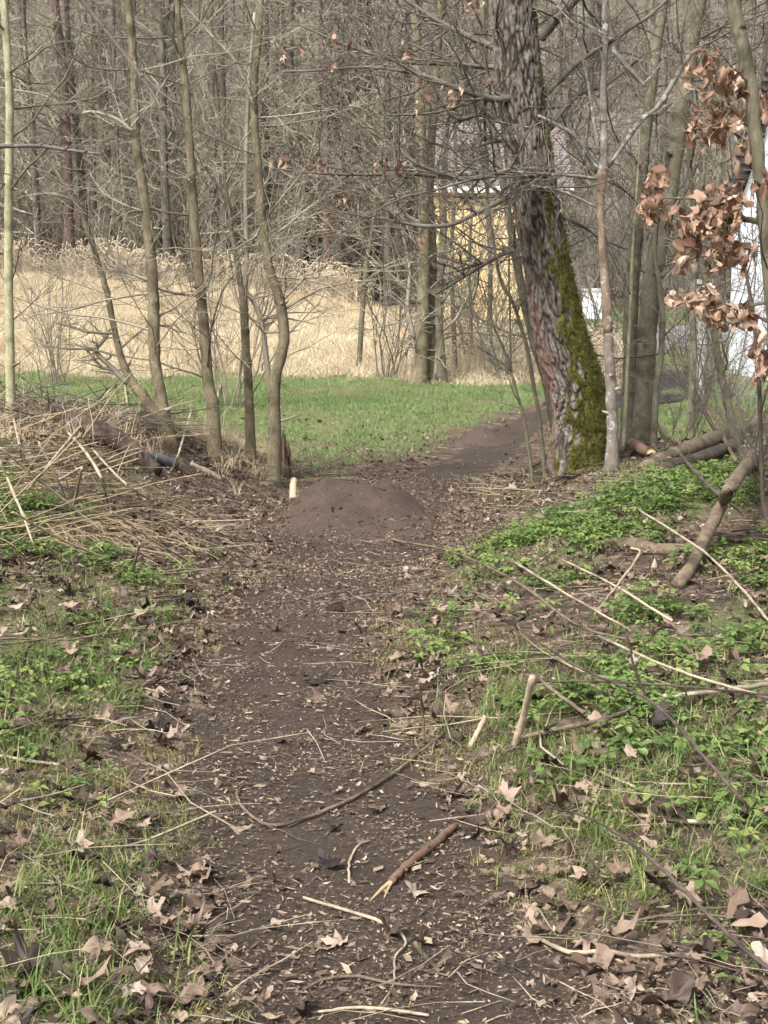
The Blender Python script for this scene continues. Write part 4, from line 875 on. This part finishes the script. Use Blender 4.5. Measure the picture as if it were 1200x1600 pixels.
# the young oak that still carries dead leaves
def leafy_oak():
    Y = 7.4
    tr, C = young('leafy_oak', 'young tree at right still hung with curled orange brown dead leaves', [(1232, 850, 30), (1222, 700, 27), (1214, 560, 26), (1202, 430, 24), (1192, 320, 23), (1182, 220, 23), (1172, 130, 24), (1158, 60, 24), (1143, 0, 23)], 'olive_bark', 5, .7, 'dark_twig', Y=Y, extend=2, seed=40, lean=0, kids=(3, 3), rb=.006)
    base = np.array(tr.location); tb = TB(); g = np.random.default_rng(41)
    limbs = [[(1192, 215, 11), (1168, 185, 13), (1140, 165, 10), (1110, 140, 4), (1078, 108, 3)], [(1200, 350, 12), (1165, 342, 10), (1130, 350, 7), (1090, 375, 5), (1062, 400, 3)], [(1165, 342, 6), (1130, 318, 4), (1090, 312, 3), (1030, 311, 3), (1005, 330, 2)], [(1010, 322, 2), (1025, 300, 2), (1018, 275, 2)],
             [(1140, 165, 4), (1122, 125, 3), (1108, 85, 3), (1095, 70, 2)], [(1192, 215, 4), (1160, 240, 3), (1140, 250, 2)], [(1207, 470, 7), (1170, 478, 5), (1130, 475, 4), (1090, 460, 3)], [(1170, 478, 4), (1150, 500, 3), (1130, 505, 2)], [(1214, 560, 6), (1195, 550, 4), (1185, 575, 2)], [(1145, 165, 4), (1120, 195, 3), (1085, 205, 2)], [(1130, 350, 4), (1140, 390, 3), (1150, 420, 2)]]
    for L in limbs:
        E = spline(traced(L, Y), len(L) * 5); E[:, 1] += np.linspace(0, g.uniform(-.25, .25), len(E)); tb.tube(E[:, :3], E[:, 3], 6)
        for k in range(4): grow(tb, E[g.integers(3, len(E)), :3], g.normal(size=3), .22, .002, 1, (3,), g, rmin=.0012)
    ob('limbs', tb.mesh('limbs', base), M['young_bark'], tr)
    CL = [(1100, 88, 12, 18, 5), (1122, 132, 32, 24, 22), (1160, 132, 18, 20, 12), (1112, 205, 26, 24, 18), (1085, 205, 10, 18, 5), (1146, 185, 14, 12, 5), (1192, 165, 12, 14, 6), (1148, 252, 8, 14, 2), (1166, 232, 8, 8, 3), (1192, 275, 10, 18, 6), (1024, 283, 16, 12, 9), (1016, 325, 26, 18, 15),
          (1132, 318, 38, 32, 40), (1086, 362, 34, 26, 30), (1064, 405, 12, 14, 8), (1126, 402, 28, 22, 18), (1162, 405, 8, 16, 4), (1096, 468, 28, 18, 20), (1130, 495, 24, 16, 13), (1166, 498, 18, 18, 12), (1192, 560, 12, 38, 18)]
    q = 0
    for (u, v, ru, rv, n) in CL:
        for _ in range(n):
            uu, vv = u + g.normal(0, ru * .62), v + g.normal(0, rv * .62); p_ = at(uu, vv, Y + g.normal(0, .07))
            o = ob('leaf', OAKL[q % 6], None, tr); o.location = p_ - base; q += 1
            o.rotation_euler = (g.uniform(1.2, 2.3) * (1 if g.random() < .5 else -1), g.normal(0, .45), g.random() * 6.283); s = g.uniform(.075, .125); o.scale = (s * .85, s, s)
leafy_oak()

# hazel outside the frame whose branches hang into view at the left
def overhang():
    b0 = on(-1.75, 3.9); tr = root('overhanging_shrub', b0, 'near shrub at left, two bare purplish branches reaching into view', 'shrub')
    tb = TB(); st = np.array([b0 + [0, 0, -.1], b0 + [.02, 0, .9], b0 + [-.05, 0, 1.8], b0 + [.1, 0, 2.6]]); tb.tube(spline(st, 16), np.linspace(.03, .014, 16), 8); ob('stem', tb.mesh('stem', b0), M['purple_stem'], tr)
    for pts, s0 in (([(-180, -190, 8), (-30, -130, 8), (70, -60, 7), (125, -2, 7), (165, 48, 7), (215, 112, 6), (248, 162, 5), (268, 205, 3)], b0 + [.1, 0, 2.6]), ([(-60, 222, 7), (0, 228, 7), (60, 228, 6), (110, 235, 5), (158, 241, 3)], b0 + [-.05, 0, 1.8])):
        E = traced(pts, 4.0); E = np.vstack([[*s0, .012], E]); E = spline(E, 40); tb = TB(); tb.tube(E[:, :3], E[:, 3], 7)
        for k in (12, 18, 24, 30, 35): tb.tube([E[k, :3], E[k, :3] + [0.004, -.004, .009]], [.006, .003], 6)
        ob('branch', tb.mesh('branch', b0), M['purple_stem'], tr)
overhang()

# ------------------------------------------------------------ stump, pipe, logs, sticks, stems
def stump():
    b0 = on(*at(443, 655, 13.1)[:2]); s = root('rotten_stump', b0, 'splintered rotten stump behind the S bent young tree', 'stump')
    g = np.random.default_rng(60); n = 14; V, Q = [], []
    hts = [.10, .16, .24, .36, .40, .30, .2, .14, .12, .18, .3, .34, .2, .1]
    for r_, zf in ((.085, -.1), (.075, .0), (.06, .5), (.045, 1.0)):
        for j in range(n):
            a = j * 2 * math.pi / n; q = r_ * g.uniform(.75, 1.2); V.append((q * math.cos(a), q * math.sin(a), zf if zf <= 0 else zf * hts[j]))
    for j in range(n): V.append((.03 * math.cos(j * 2 * math.pi / n), .03 * math.sin(j * 2 * math.pi / n), .05))
    for i in range(4):
        for j in range(n): Q.append((i * n + j, i * n + (j + 1) % n, (i + 1) * n + (j + 1) % n, (i + 1) * n + j))
    ob('shell', mesh_np('shell', V, Q, smooth=False), M['dark_wood'], s)
    tb = TB()
    for k in range(6):
        a = g.random() * 6.28; tb.tube([(.05 * math.cos(a), .05 * math.sin(a), 0), (.06 * math.cos(a), .06 * math.sin(a), .2), (.055 * math.cos(a), .05 * math.sin(a), g.uniform(.25, .42))], [.016, .012, .002], 5)
    ob('splinters', tb.mesh('splinters', smooth=False), M['red_stick'], s)
stump()

def lying(name, label, pix, mat, cat='stick', group=None, lift=0.0, ends=None, sides=8, jit=.004, cut=None, seed=0, knots=0):
    """a stick traced on the ground; ends = heights above ground at each traced point"""
    g = np.random.default_rng(seed + int(pix[0][0] * 7 + pix[0][1])); P = []
    for i, (u, v, w_) in enumerate(pix):
        e = 0 if ends is None else ends[i]
        q = G(u, v)
        if e:                           # raised: slide toward the camera along the ray until e above ground
            d = ray(u, v); d = d / d[1]; ys = np.linspace(q[1], max(1.2, q[1] - 4), 500); zz = CAM_Z + d[2] * ys - height(d[0] * ys, ys)
            k = int(np.argmax(zz >= e)); y = ys[k]; q = np.array([d[0] * y, y, CAM_Z + d[2] * y])
        r_ = w_ / F * q[1] / 2
        P.append([q[0], q[1], (q[2] + r_ * .7 + lift) if not e else q[2], r_])
    P = np.array(P); n = max(6, len(P) * 5); E = spline(P, n); E[:, :3] += g.normal(0, jit, (n, 3)) * .5; E[:, 3] *= 1 + g.normal(0, .05, n)
    if ends is None: E[:, 2] = np.maximum(E[:, 2], top(E[:, 0], E[:, 1]) + E[:, 3] * .6 + (.012 if E[:, 3].max() < .02 else 0))
    tb = TB(); tb.tube(E[:, :3], np.maximum(E[:, 3], .0009), sides)
    for k in range(knots):
        i = g.integers(1, n - 1); d = perp((E[i, :3] - E[i - 1, :3]) / np.linalg.norm(E[i, :3] - E[i - 1, :3]), g); tb.tube([E[i, :3], E[i, :3] + d * E[i, 3] * 1.6], [E[i, 3] * .5, E[i, 3] * .35], 6)
    b0 = E[0, :3].copy(); me = tb.mesh(name, b0)
    if cut is None:
        return tag(ob(name, me, M[mat], None, tuple(b0)), label, cat, group)
    rt = root(name, b0, label, cat, group); ob('bark', me, M[mat], rt)
    d = E[cut, :3] - E[1 if cut == 0 else -2, :3]; d /= np.linalg.norm(d); c = TB(); c.tube([E[cut, :3] - d * .01, E[cut, :3] + d * .004], [E[cut, 3] * .9, E[cut, 3] * .86], 10); ob('cut_end', c.mesh('cut_end', b0), M['cut_wood'], rt)
    return rt

def broken_stick():
    pix = [(612, 1388, 13), (640, 1362, 13), (675, 1335, 14), (712, 1300, 11)]
    rt = lying('broken_stick', 'broken reddish stick with a split pale end on the path', pix, 'red_stick', cut=-1, sides=10, knots=3)
    b0 = np.array(rt.location); tb = TB()
    for (u, v), w_ in (((578, 1412), 9), ((600, 1408), 6)):
        a, b = G(614, 1386), G(u, v); E = np.array([a + [0, 0, .012], (a + b) / 2 + [0, 0, .012], b + [0, 0, .006]]); r_ = w_ / F * a[1] / 2; tb.tube(E, [r_ * 1.0, r_ * .9, r_ * .3], 5)
    ob('split_end', tb.mesh('split_end', b0, False), M['cut_wood'], rt)
broken_stick()
ST = [  # (name, label, traced pixels, material, heights)
 ('twig', 'long curved brown twig sweeping across the path', [(700, 1146, 4), (660, 1180, 5), (600, 1228, 6), (520, 1270, 6), (432, 1300, 6), (385, 1277, 5), (371, 1250, 5), (385, 1235, 4), (425, 1234, 3)], 'dead_wood', None),
 ('twig', 'thin pale twig with a sharp bend near the bottom of the path', [(473, 1411, 5), (540, 1433, 6), (600, 1456, 6), (634, 1482, 5), (617, 1508, 4), (615, 1550, 4), (596, 1583, 3)], 'pale_stick', None),
 ('twig', 'short pale hooked twig left of the broken stick', [(546, 1387, 5), (546, 1355, 4), (560, 1330, 4), (578, 1322, 3)], 'pale_stick', None),
 ('twig', 'pale twig along the bottom edge of the path', [(500, 1597, 5), (560, 1584, 6), (630, 1590, 6), (670, 1600, 5)], 'pale_stick', None),
 ('twig', 'brown arched twig just above the bottom edge', [(470, 1562, 5), (505, 1545, 6), (555, 1537, 6), (615, 1549, 5), (690, 1556, 3)], 'dead_wood', None),
 ('stick', 'short thick stick lying on leaves right of the bent twig', [(648, 1484, 9), (665, 1505, 9), (687, 1530, 7)], 'dead_wood', None),
 ('stick', 'pale upright broken stub right of the path', [(803, 1172, 13), (818, 1120, 12), (832, 1058, 11)], 'pale_stick', (0, .13, .3)),
 ('stick', 'thin dark upright stalk at the grass beside the path', [(664, 1166, 6), (660, 1110, 5), (656, 1066, 5)], 'dead_wood', (0, .13, .26)),
 ('stick', 'short stick leaning by the clod right of the path', [(733, 1172, 9), (746, 1145, 9), (758, 1118, 8)], 'pale_stick', (0, .05, .1)),
 ('stalk', 'pale kinked stalk standing in the green herbs', [(928, 965, 4), (962, 918, 4), (999, 866, 4), (985, 856, 3)], 'pale_stick', (0, .15, .3, .33)),
 ('branch', 'thick lichen spotted branch leaning over the bank at right', [(1058, 922, 22), (1080, 885, 20), (1104, 835, 21), (1130, 785, 20), (1155, 742, 22), (1205, 682, 20)], 'dead_wood', (0, .06, .12, .2, .3, .45)),
 ('log', 'rotting log, upper of the pair on the right bank', [(1008, 738, 22), (1060, 718, 26), (1110, 697, 26), (1160, 682, 22), (1205, 668, 20)], 'dead_wood', None),
 ('log', 'rotting log, lower of the pair on the right bank', [(1032, 748, 26), (1090, 728, 26), (1140, 708, 20), (1200, 688, 18)], 'dark_wood', None),
 ('log', 'dark log half sunk in herbs below the leaning branch', [(935, 862, 20), (985, 860, 24), (1030, 868, 22), (1075, 866, 20), (1110, 862, 16)], 'dead_wood', None),
 ('log', 'thin dark log reaching to the right edge', [(1105, 856, 14), (1150, 848, 14), (1210, 845, 14)], 'dark_wood', None),
 ('branch', 'forked brown branch lying on the half sunk log', [(1020, 842, 12), (1050, 848, 13), (1085, 858, 11)], 'dead_wood', None),
 ('stem', 'long thin stem from the dirt mound to the herbs', [(580, 820, 3), (615, 843, 4), (700, 860, 4), (800, 905, 5), (900, 975, 5), (985, 1000, 4)], 'dead_wood', (0, .02, .06, .12, .15, .1)),
 ('stem', 'thin straw stem above the long one', [(800, 876, 4), (880, 925, 4), (985, 985, 4)], 'pale_stick', (.05, .1, .05)),
 ('stem', 'straw coloured stem crossing the herbs at right', [(870, 870, 3), (960, 915, 4), (1050, 970, 5)], 'pale_stick', (.1, .14, .05)),
 ('stem', 'long straight stem sloping down to the right edge', [(995, 795, 3), (1090, 855, 4), (1150, 910, 4), (1205, 975, 5)], 'pale_stick', (.05, .2, .3, .35)),
 ('stem', 'pale straight reed stem lying across the herbs', [(935, 994, 5), (1010, 1028, 5), (1090, 1058, 5), (1205, 1092, 6)], 'pale_stick', (.08, .12, .14, .1)),
 ('stem', 'dark arching stem through the herbs', [(800, 975, 3), (900, 1040, 4), (1000, 1085, 5), (1050, 1125, 6), (1100, 1182, 6), (1150, 1240, 7), (1172, 1275, 7)], 'dark_stem', (.08, .14, .2, .2, .16, .08, 0)),
 ('stem', 'thin dark upright shoot rising from the arching stem', [(1010, 1090, 5), (990, 1040, 4), (980, 990, 3)], 'dark_stem', (.16, .28, .4)),
 ('stem', 'level dark stem across the right hand herbs', [(820, 1066, 3), (930, 1064, 4), (1060, 1072, 4), (1205, 1086, 4)], 'dark_stem', (.05, .12, .15, .12)),
 ('stem', 'grey dead stem lying below the green herbs', [(800, 1155, 7), (870, 1140, 8), (940, 1125, 8), (990, 1105, 6)], 'dead_wood', (.02, .03, .05, .06)),
 ('stem', 'pale forked stem left of the green herbs', [(818, 1040, 5), (860, 1075, 6), (900, 1105, 7), (925, 1122, 7)], 'dead_wood', (.12, .08, .04, .02)),
 ('stem', 'pale thick stem pointing at the right edge', [(1030, 1090, 8), (1100, 1082, 8), (1205, 1068, 9)], 'pale_stick', (.03, .06, .1)),
 ('stem', 'long dark bramble stem over the leaves at bottom right', [(860, 1262, 3), (925, 1280, 4), (990, 1320, 6), (1050, 1372, 7), (1115, 1438, 8), (1160, 1480, 9), (1210, 1520, 9)], 'dark_stem', (.05, .1, .13, .14, .12, .1, .05)),
 ('twig', 'pale jointed twig lying across leaves at bottom right', [(808, 1462, 6), (840, 1480, 7), (890, 1498, 8), (940, 1501, 8), (1000, 1506, 8), (1050, 1504, 8), (1110, 1505, 6)], 'pale_stick', None),
 ('twig', 'pale twig on the leaves halfway down the right side', [(962, 1278, 6), (1020, 1286, 8), (1080, 1294, 8), (1130, 1298, 7)], 'pale_stick', None),
 ('twig', 'thin pale bent twig above the leaves at right', [(920, 1205, 4), (960, 1225, 5), (1000, 1245, 5), (1036, 1272, 5)], 'pale_stick', None),
 ('twig', 'curled pale twig on the left herbs', [(200, 988, 4), (160, 996, 5), (122, 1010, 5), (114, 1030, 5), (122, 1045, 4)], 'pale_stick', None),
 ('twig', 'bent brown twig at the left edge', [(0, 999, 5), (36, 998, 6), (45, 985, 6), (36, 972, 5)], 'pale_stick', None),
 ('twig', 'curved twig beside the moss left of the path', [(195, 1087, 5), (235, 1075, 6), (275, 1072, 5), (330, 1055, 2)], 'dead_wood', None),
 ('twig', 'straight grey twig low on the left edge', [(0, 1190, 6), (45, 1197, 6), (95, 1204, 5)], 'pale_stick', None),
 ('twig', 'dark long twig in the grass at the left edge', [(0, 1388, 6), (60, 1400, 7), (130, 1405, 5)], 'dark_stem', None),
 ('twig', 'pale stick lying by the grey pipe', [(298, 728, 8), (322, 740, 9), (346, 752, 8)], 'pale_stick', None),
 ('stick', 'pale stub standing left of the dirt mound', [(458, 785, 13), (458, 768, 12), (459, 750, 11)], 'pale_stick', (0, .08, .16)),
 ('log', 'dark decayed log in the reed tangle on the left bank', [(-20, 668, 42), (60, 664, 46), (130, 682, 40), (190, 705, 34), (245, 745, 22)], 'dark_wood', None),
 ('branch', 'dark crooked branch at the foot of the mossy trunk', [(818, 738, 7), (850, 718, 8), (882, 695, 8)], 'dark_stem', (0, .06, .16)),
 ('stem', 'thin pale stem crossing the foot of the mossy trunk', [(868, 654, 3), (905, 660, 4), (950, 672, 5)], 'pale_stick', (.45, .38, .3)),
 ('stem', 'bent pale stem rising from the right bank', [(1205, 640, 7), (1150, 640, 7), (1090, 630, 6), (1060, 612, 4)], 'dead_wood', (.55, .5, .48, .5)),
 ('stem', 'straight pale shoot slanting before the road', [(1150, 720, 6), (1090, 610, 5), (1040, 505, 5)], 'dead_wood', (.1, .5, .95)),
 ('stem', 'dark shoot slanting below the twin stems', [(1180, 820, 6), (1080, 730, 6), (1030, 660, 5), (1000, 590, 4)], 'dark_stem', (0, .12, .3, .5)),
]
for nm, lab, pix, mt, en in ST: lying(nm, lab, pix, mt, nm, None, 0, en, 10 if pix[0][2] > 10 else 6, .002)
lying('cut_log', 'short log with a pale cut end beside the stem clump', [(966, 688, 16), (992, 702, 17), (1018, 716, 17)], 'red_stick', 'log', cut=-1, sides=10)
lying('pipe', 'piece of dark grey plastic pipe lying on the left bank', [(220, 721, 15), (248, 727, 15), (276, 736, 14)], 'pipe', 'pipe', sides=14, jit=0, lift=.02)

# reed stalks over the left bank
RS = [[(-10, 460 + 240, 4), (30, 790, 4), (52, 850, 4)], [(12, 615, 4), (25, 670, 4), (34, 720, 4)], [(180, 600, 4), (110, 685, 5), (40, 770, 4)], [(40, 620, 3), (120, 690, 5), (175, 800, 5)], [(95, 640, 4), (165, 725, 4), (240, 785, 4)], [(0, 700, 4), (80, 765, 4), (165, 835, 4)],
      [(20, 800, 4), (90, 840, 4), (170, 875, 4)], [(148, 730, 4), (190, 708, 4), (226, 700, 4)], [(128, 732, 5), (122, 760, 5), (113, 800, 5)], [(128, 730, 4), (106, 742, 4), (88, 752, 4)], [(165, 725, 4), (195, 715, 4), (222, 705, 4)], [(70, 930 - 80, 4), (85, 865, 4), (96, 880, 4)], [(218, 850, 5), (213, 870, 5), (206, 895, 5)],
      [(175, 800, 4), (240, 845, 3), (300, 880, 3)], [(60, 690, 4), (95, 760, 4), (108, 800, 4)], [(0, 720, 4), (20, 770, 4), (48, 825, 4)], [(300, 640, 4), (285, 690, 4), (270, 735, 3)], [(345, 600, 4), (330, 660, 4), (310, 700, 3)], [(218, 610, 3), (219, 650, 3), (220, 690, 3)], [(195, 600, 3), (200, 640, 3), (207, 680, 3)]]
for k, pix in enumerate(RS):
    h0 = .5 if k % 3 else .35
    lying('reed_stalk', 'pale dry reed stalk leaning in the tangle on the left bank', pix, 'pale_stick', 'reed stalk', 'dry reed stalks on the left bank', 0, (h0, h0 * .5, .03) if pix[0][1] < pix[-1][1] else (.03, .08, .12), 5, .001)
g = np.random.default_rng(90); tb = TB()
for k in range(330):
    u, v = g.uniform(-120, 330), g.uniform(600, 880)
    if v > 640 + 0.9 * (330 - u) * .9 or (u > 200 and v < 640 and g.random() < .5): continue
    q = G(u, v); L = g.uniform(.2, .9); th = g.normal(-.7, .6) if g.random() < .3 else g.uniform(0, 6.28); el = abs(g.normal(0, .28)); d = np.array([math.cos(th) * math.cos(el), math.sin(th) * math.cos(el), math.sin(el)])
    P = [q + [0, 0, g.uniform(.01, .12)]]
    for s in range(3): d = d + g.normal(0, .06, 3); P.append(P[-1] + d * L / 3)
    P = np.array(P); P[:, 2] = np.maximum(P[:, 2], top(P[:, 0], P[:, 1]) + .006); tb.tube(P, g.uniform(.0018, .0042), 3)
for k in range(190):                       # the drooping clump at the foot of the bank
    q = G(g.normal(150, 60), g.normal(830, 18)); th = g.normal(-.9, 1.3); L = g.uniform(.12, .5); d = np.array([math.cos(th), math.sin(th), g.uniform(.1, .6)])
    P = [q]
    for s in range(4): d = d + [0, 0, -.22]; P.append(P[-1] + d * L / 4)
    P = np.array(P); P[:, 2] = np.maximum(P[:, 2], top(P[:, 0], P[:, 1]) + .006); tb.tube(P, g.uniform(.0014, .003), 3)
tag(ob('straw_tangle', tb.mesh('straw_tangle'), M['straw']), 'tangle of pale dry reed straw on the left bank', 'straw', kind='stuff')
p = pick(420, 11, 15, lambda x, y: np.where(x < -1.0, 1, 0) * ss(fbm(x * 1.3, y, 66), .3, .5), x0=-5, x1=-.8)
scatter('dry_bank_grass', [blades('dry_tuft', 26, .10, L, .005, ln, M['straw'], 4) for L, ln in ((.35, 1.2), (.45, 1.6), (.3, 2))], p, rz(len(p), .2), rng.uniform(.6, 1.2, len(p)), 'thin dry grass standing among the young trees', 'dry grass')
p = pick(60, 11.3, 13.2, lambda x, y: np.ones_like(x), x0=-4.6, x1=-2.0)
scatter('brush_heap', [twig_patch('brush_patch', 30, .35, 640 + i, M['dark_twig'], (.3, 1.0), .004) for i in range(3)], p + [0, 0, .05], rz(len(p), .35), rng.uniform(.7, 1.1, len(p)), 'heap of thin dark brushwood on top of the left bank', 'brushwood')

# ------------------------------------------------------------ single fallen leaves
SPEC = [(45, 1545, 115, 3, 'large curled brown maple leaf in the bottom left corner'), (120, 1345, 70, 1, 'pale pinkish leaf lying in the grass low on the left'), (160, 1410, 55, 1, 'greyish leaf right of the pale pinkish one on the left'), (15, 1285, 55, 5, 'tan lobed leaf at the left edge'), (205, 1585, 85, 4, 'crumpled brown leaf at the bottom left'),
        (250, 1170, 70, 4, 'dark rolled leaf at the left edge of the path'), (245, 1145, 60, 1, 'pale leaf on top of the dark rolled one'), (365, 1212, 40, 6, 'pale ragged leaf on the path left of centre'), (485, 1213, 32, 8, 'small pale leaf in the middle of the path'), (527, 1243, 28, 5, 'small reddish leaf on the path'), (590, 1275, 50, 6, 'pale torn leaf on the path right of centre'),
        (520, 1303, 36, 1, 'dark curled leaf just below the curved twig'), (385, 1392, 34, 8, 'creamy leaf fragment on the left of the path'), (425, 1458, 45, 0, 'flat greyish leaf on the wet soil low on the path'), (645, 1402, 70, 0, 'wide dark grey leaf under the broken stick'), (1040, 1420, 80, 3, 'upright dark brown maple leaf at bottom right'), (875, 1460, 65, 10, 'folded brown leaf standing at bottom right'),
        (1000, 1450, 75, 1, 'pale brown leaf in front of the upright dark one'), (960, 1490, 75, 11, 'brown leaf half under the jointed twig'), (975, 1560, 80, 0, 'pale veined leaf near the bottom right'), (1185, 1565, 60, 3, 'shiny dark brown leaf in the bottom right corner'), (1050, 1520, 50, 10, 'grey brown folded leaf below the jointed twig'), (860, 1215, 65, 1, 'pale peaked leaf right of the pale stub'),
        (840, 1230, 55, 4, 'dark leaf under the pale peaked one'), (1080, 1235, 45, 8, 'small tan leaf by the grass at right'), (940, 1160, 55, 10, 'rolled pink brown leaf below the herbs'), (1020, 1150, 60, 11, 'dark leaf with a pale edge below the herbs'), (1150, 1110, 70, 0, 'wide pale leaf at the right edge of the herbs'), (1170, 1135, 60, 4, 'dark brown leaf next to the wide pale one'),
        (1180, 1215, 60, 0, 'flat pinkish leaf at the right edge'), (1185, 1260, 50, 1, 'tan leaf beside the dark bramble stem foot'), (500, 1072, 60, 8, 'flat pale leaf crossing the middle of the path'), (490, 1098, 40, 0, 'small pinkish leaf below the flat pale one'), (65, 1055, 26, 5, 'small pink leaf at the left edge of the herbs'), (275, 880, 26, 8, 'white backed leaf on the left bank'), (557, 787, 22, 6, 'white leaf on the dirt mound'),
        (290, 935, 40, 0, 'pale pink leaf at the edge of the left herbs'), (270, 1000, 36, 5, 'pink lobed leaf left of the path'), (725, 1060, 40, 0, 'dark brown leaf right of the path'), (1045, 1360, 45, 8, 'reddish leaf near the middle of the bramble stem')]
def put_leaf(x, y, s, k, label, group):
    o = ob('fallen_leaf', LEAVES[k], None, None, (x, y, float(top(x, y)) + .012 + s * .04 + (.03 if pdist(x, y) > .1 else 0))); o.scale = (s, s, s)
    o.rotation_euler = (random.gauss(0, .25), random.gauss(0, .25), random.random() * 6.28); tag(o, label, 'leaf', group)
for u, v, wpx, k, lab in SPEC:
    q = G(u, v); put_leaf(q[0], q[1], wpx / F * q[1] * .92, k, lab, 'single fallen leaves')
p = pick(210, 2.6, 7.5, d_leaf, .25, .1, 1.2)
for q in p:
    sd = 'left of' if q[0] < xc(q[1]) - hw(q[1]) else ('right of' if q[0] > xc(q[1]) + hw(q[1]) else 'on')
    gl = {'left of': 'brown fallen leaf lying in the grass left of the path', 'right of': 'brown fallen leaf lying among herbs right of the path', 'on': 'brown fallen leaf lying flat on the trodden path'}[sd]
    put_leaf(q[0], q[1], random.uniform(.06, .12), random.randrange(12), gl, 'fallen leaves ' + sd + ' the path')
q = G(525, 957); o = ob('clod', lump('clod', 790, M['path']), None, None, (q[0], q[1], q[2] + .02)); o.scale = (.055, .05, .05); tag(o, 'dark lump of soil in the middle of the path', 'soil lump')
q = G(712, 1160); o = ob('clod', lump('clod', 791, M['dead_wood']), None, None, (q[0], q[1], q[2] + .02)); o.scale = (.035, .035, .04); tag(o, 'brown lump beside the short leaning stick', 'soil lump')
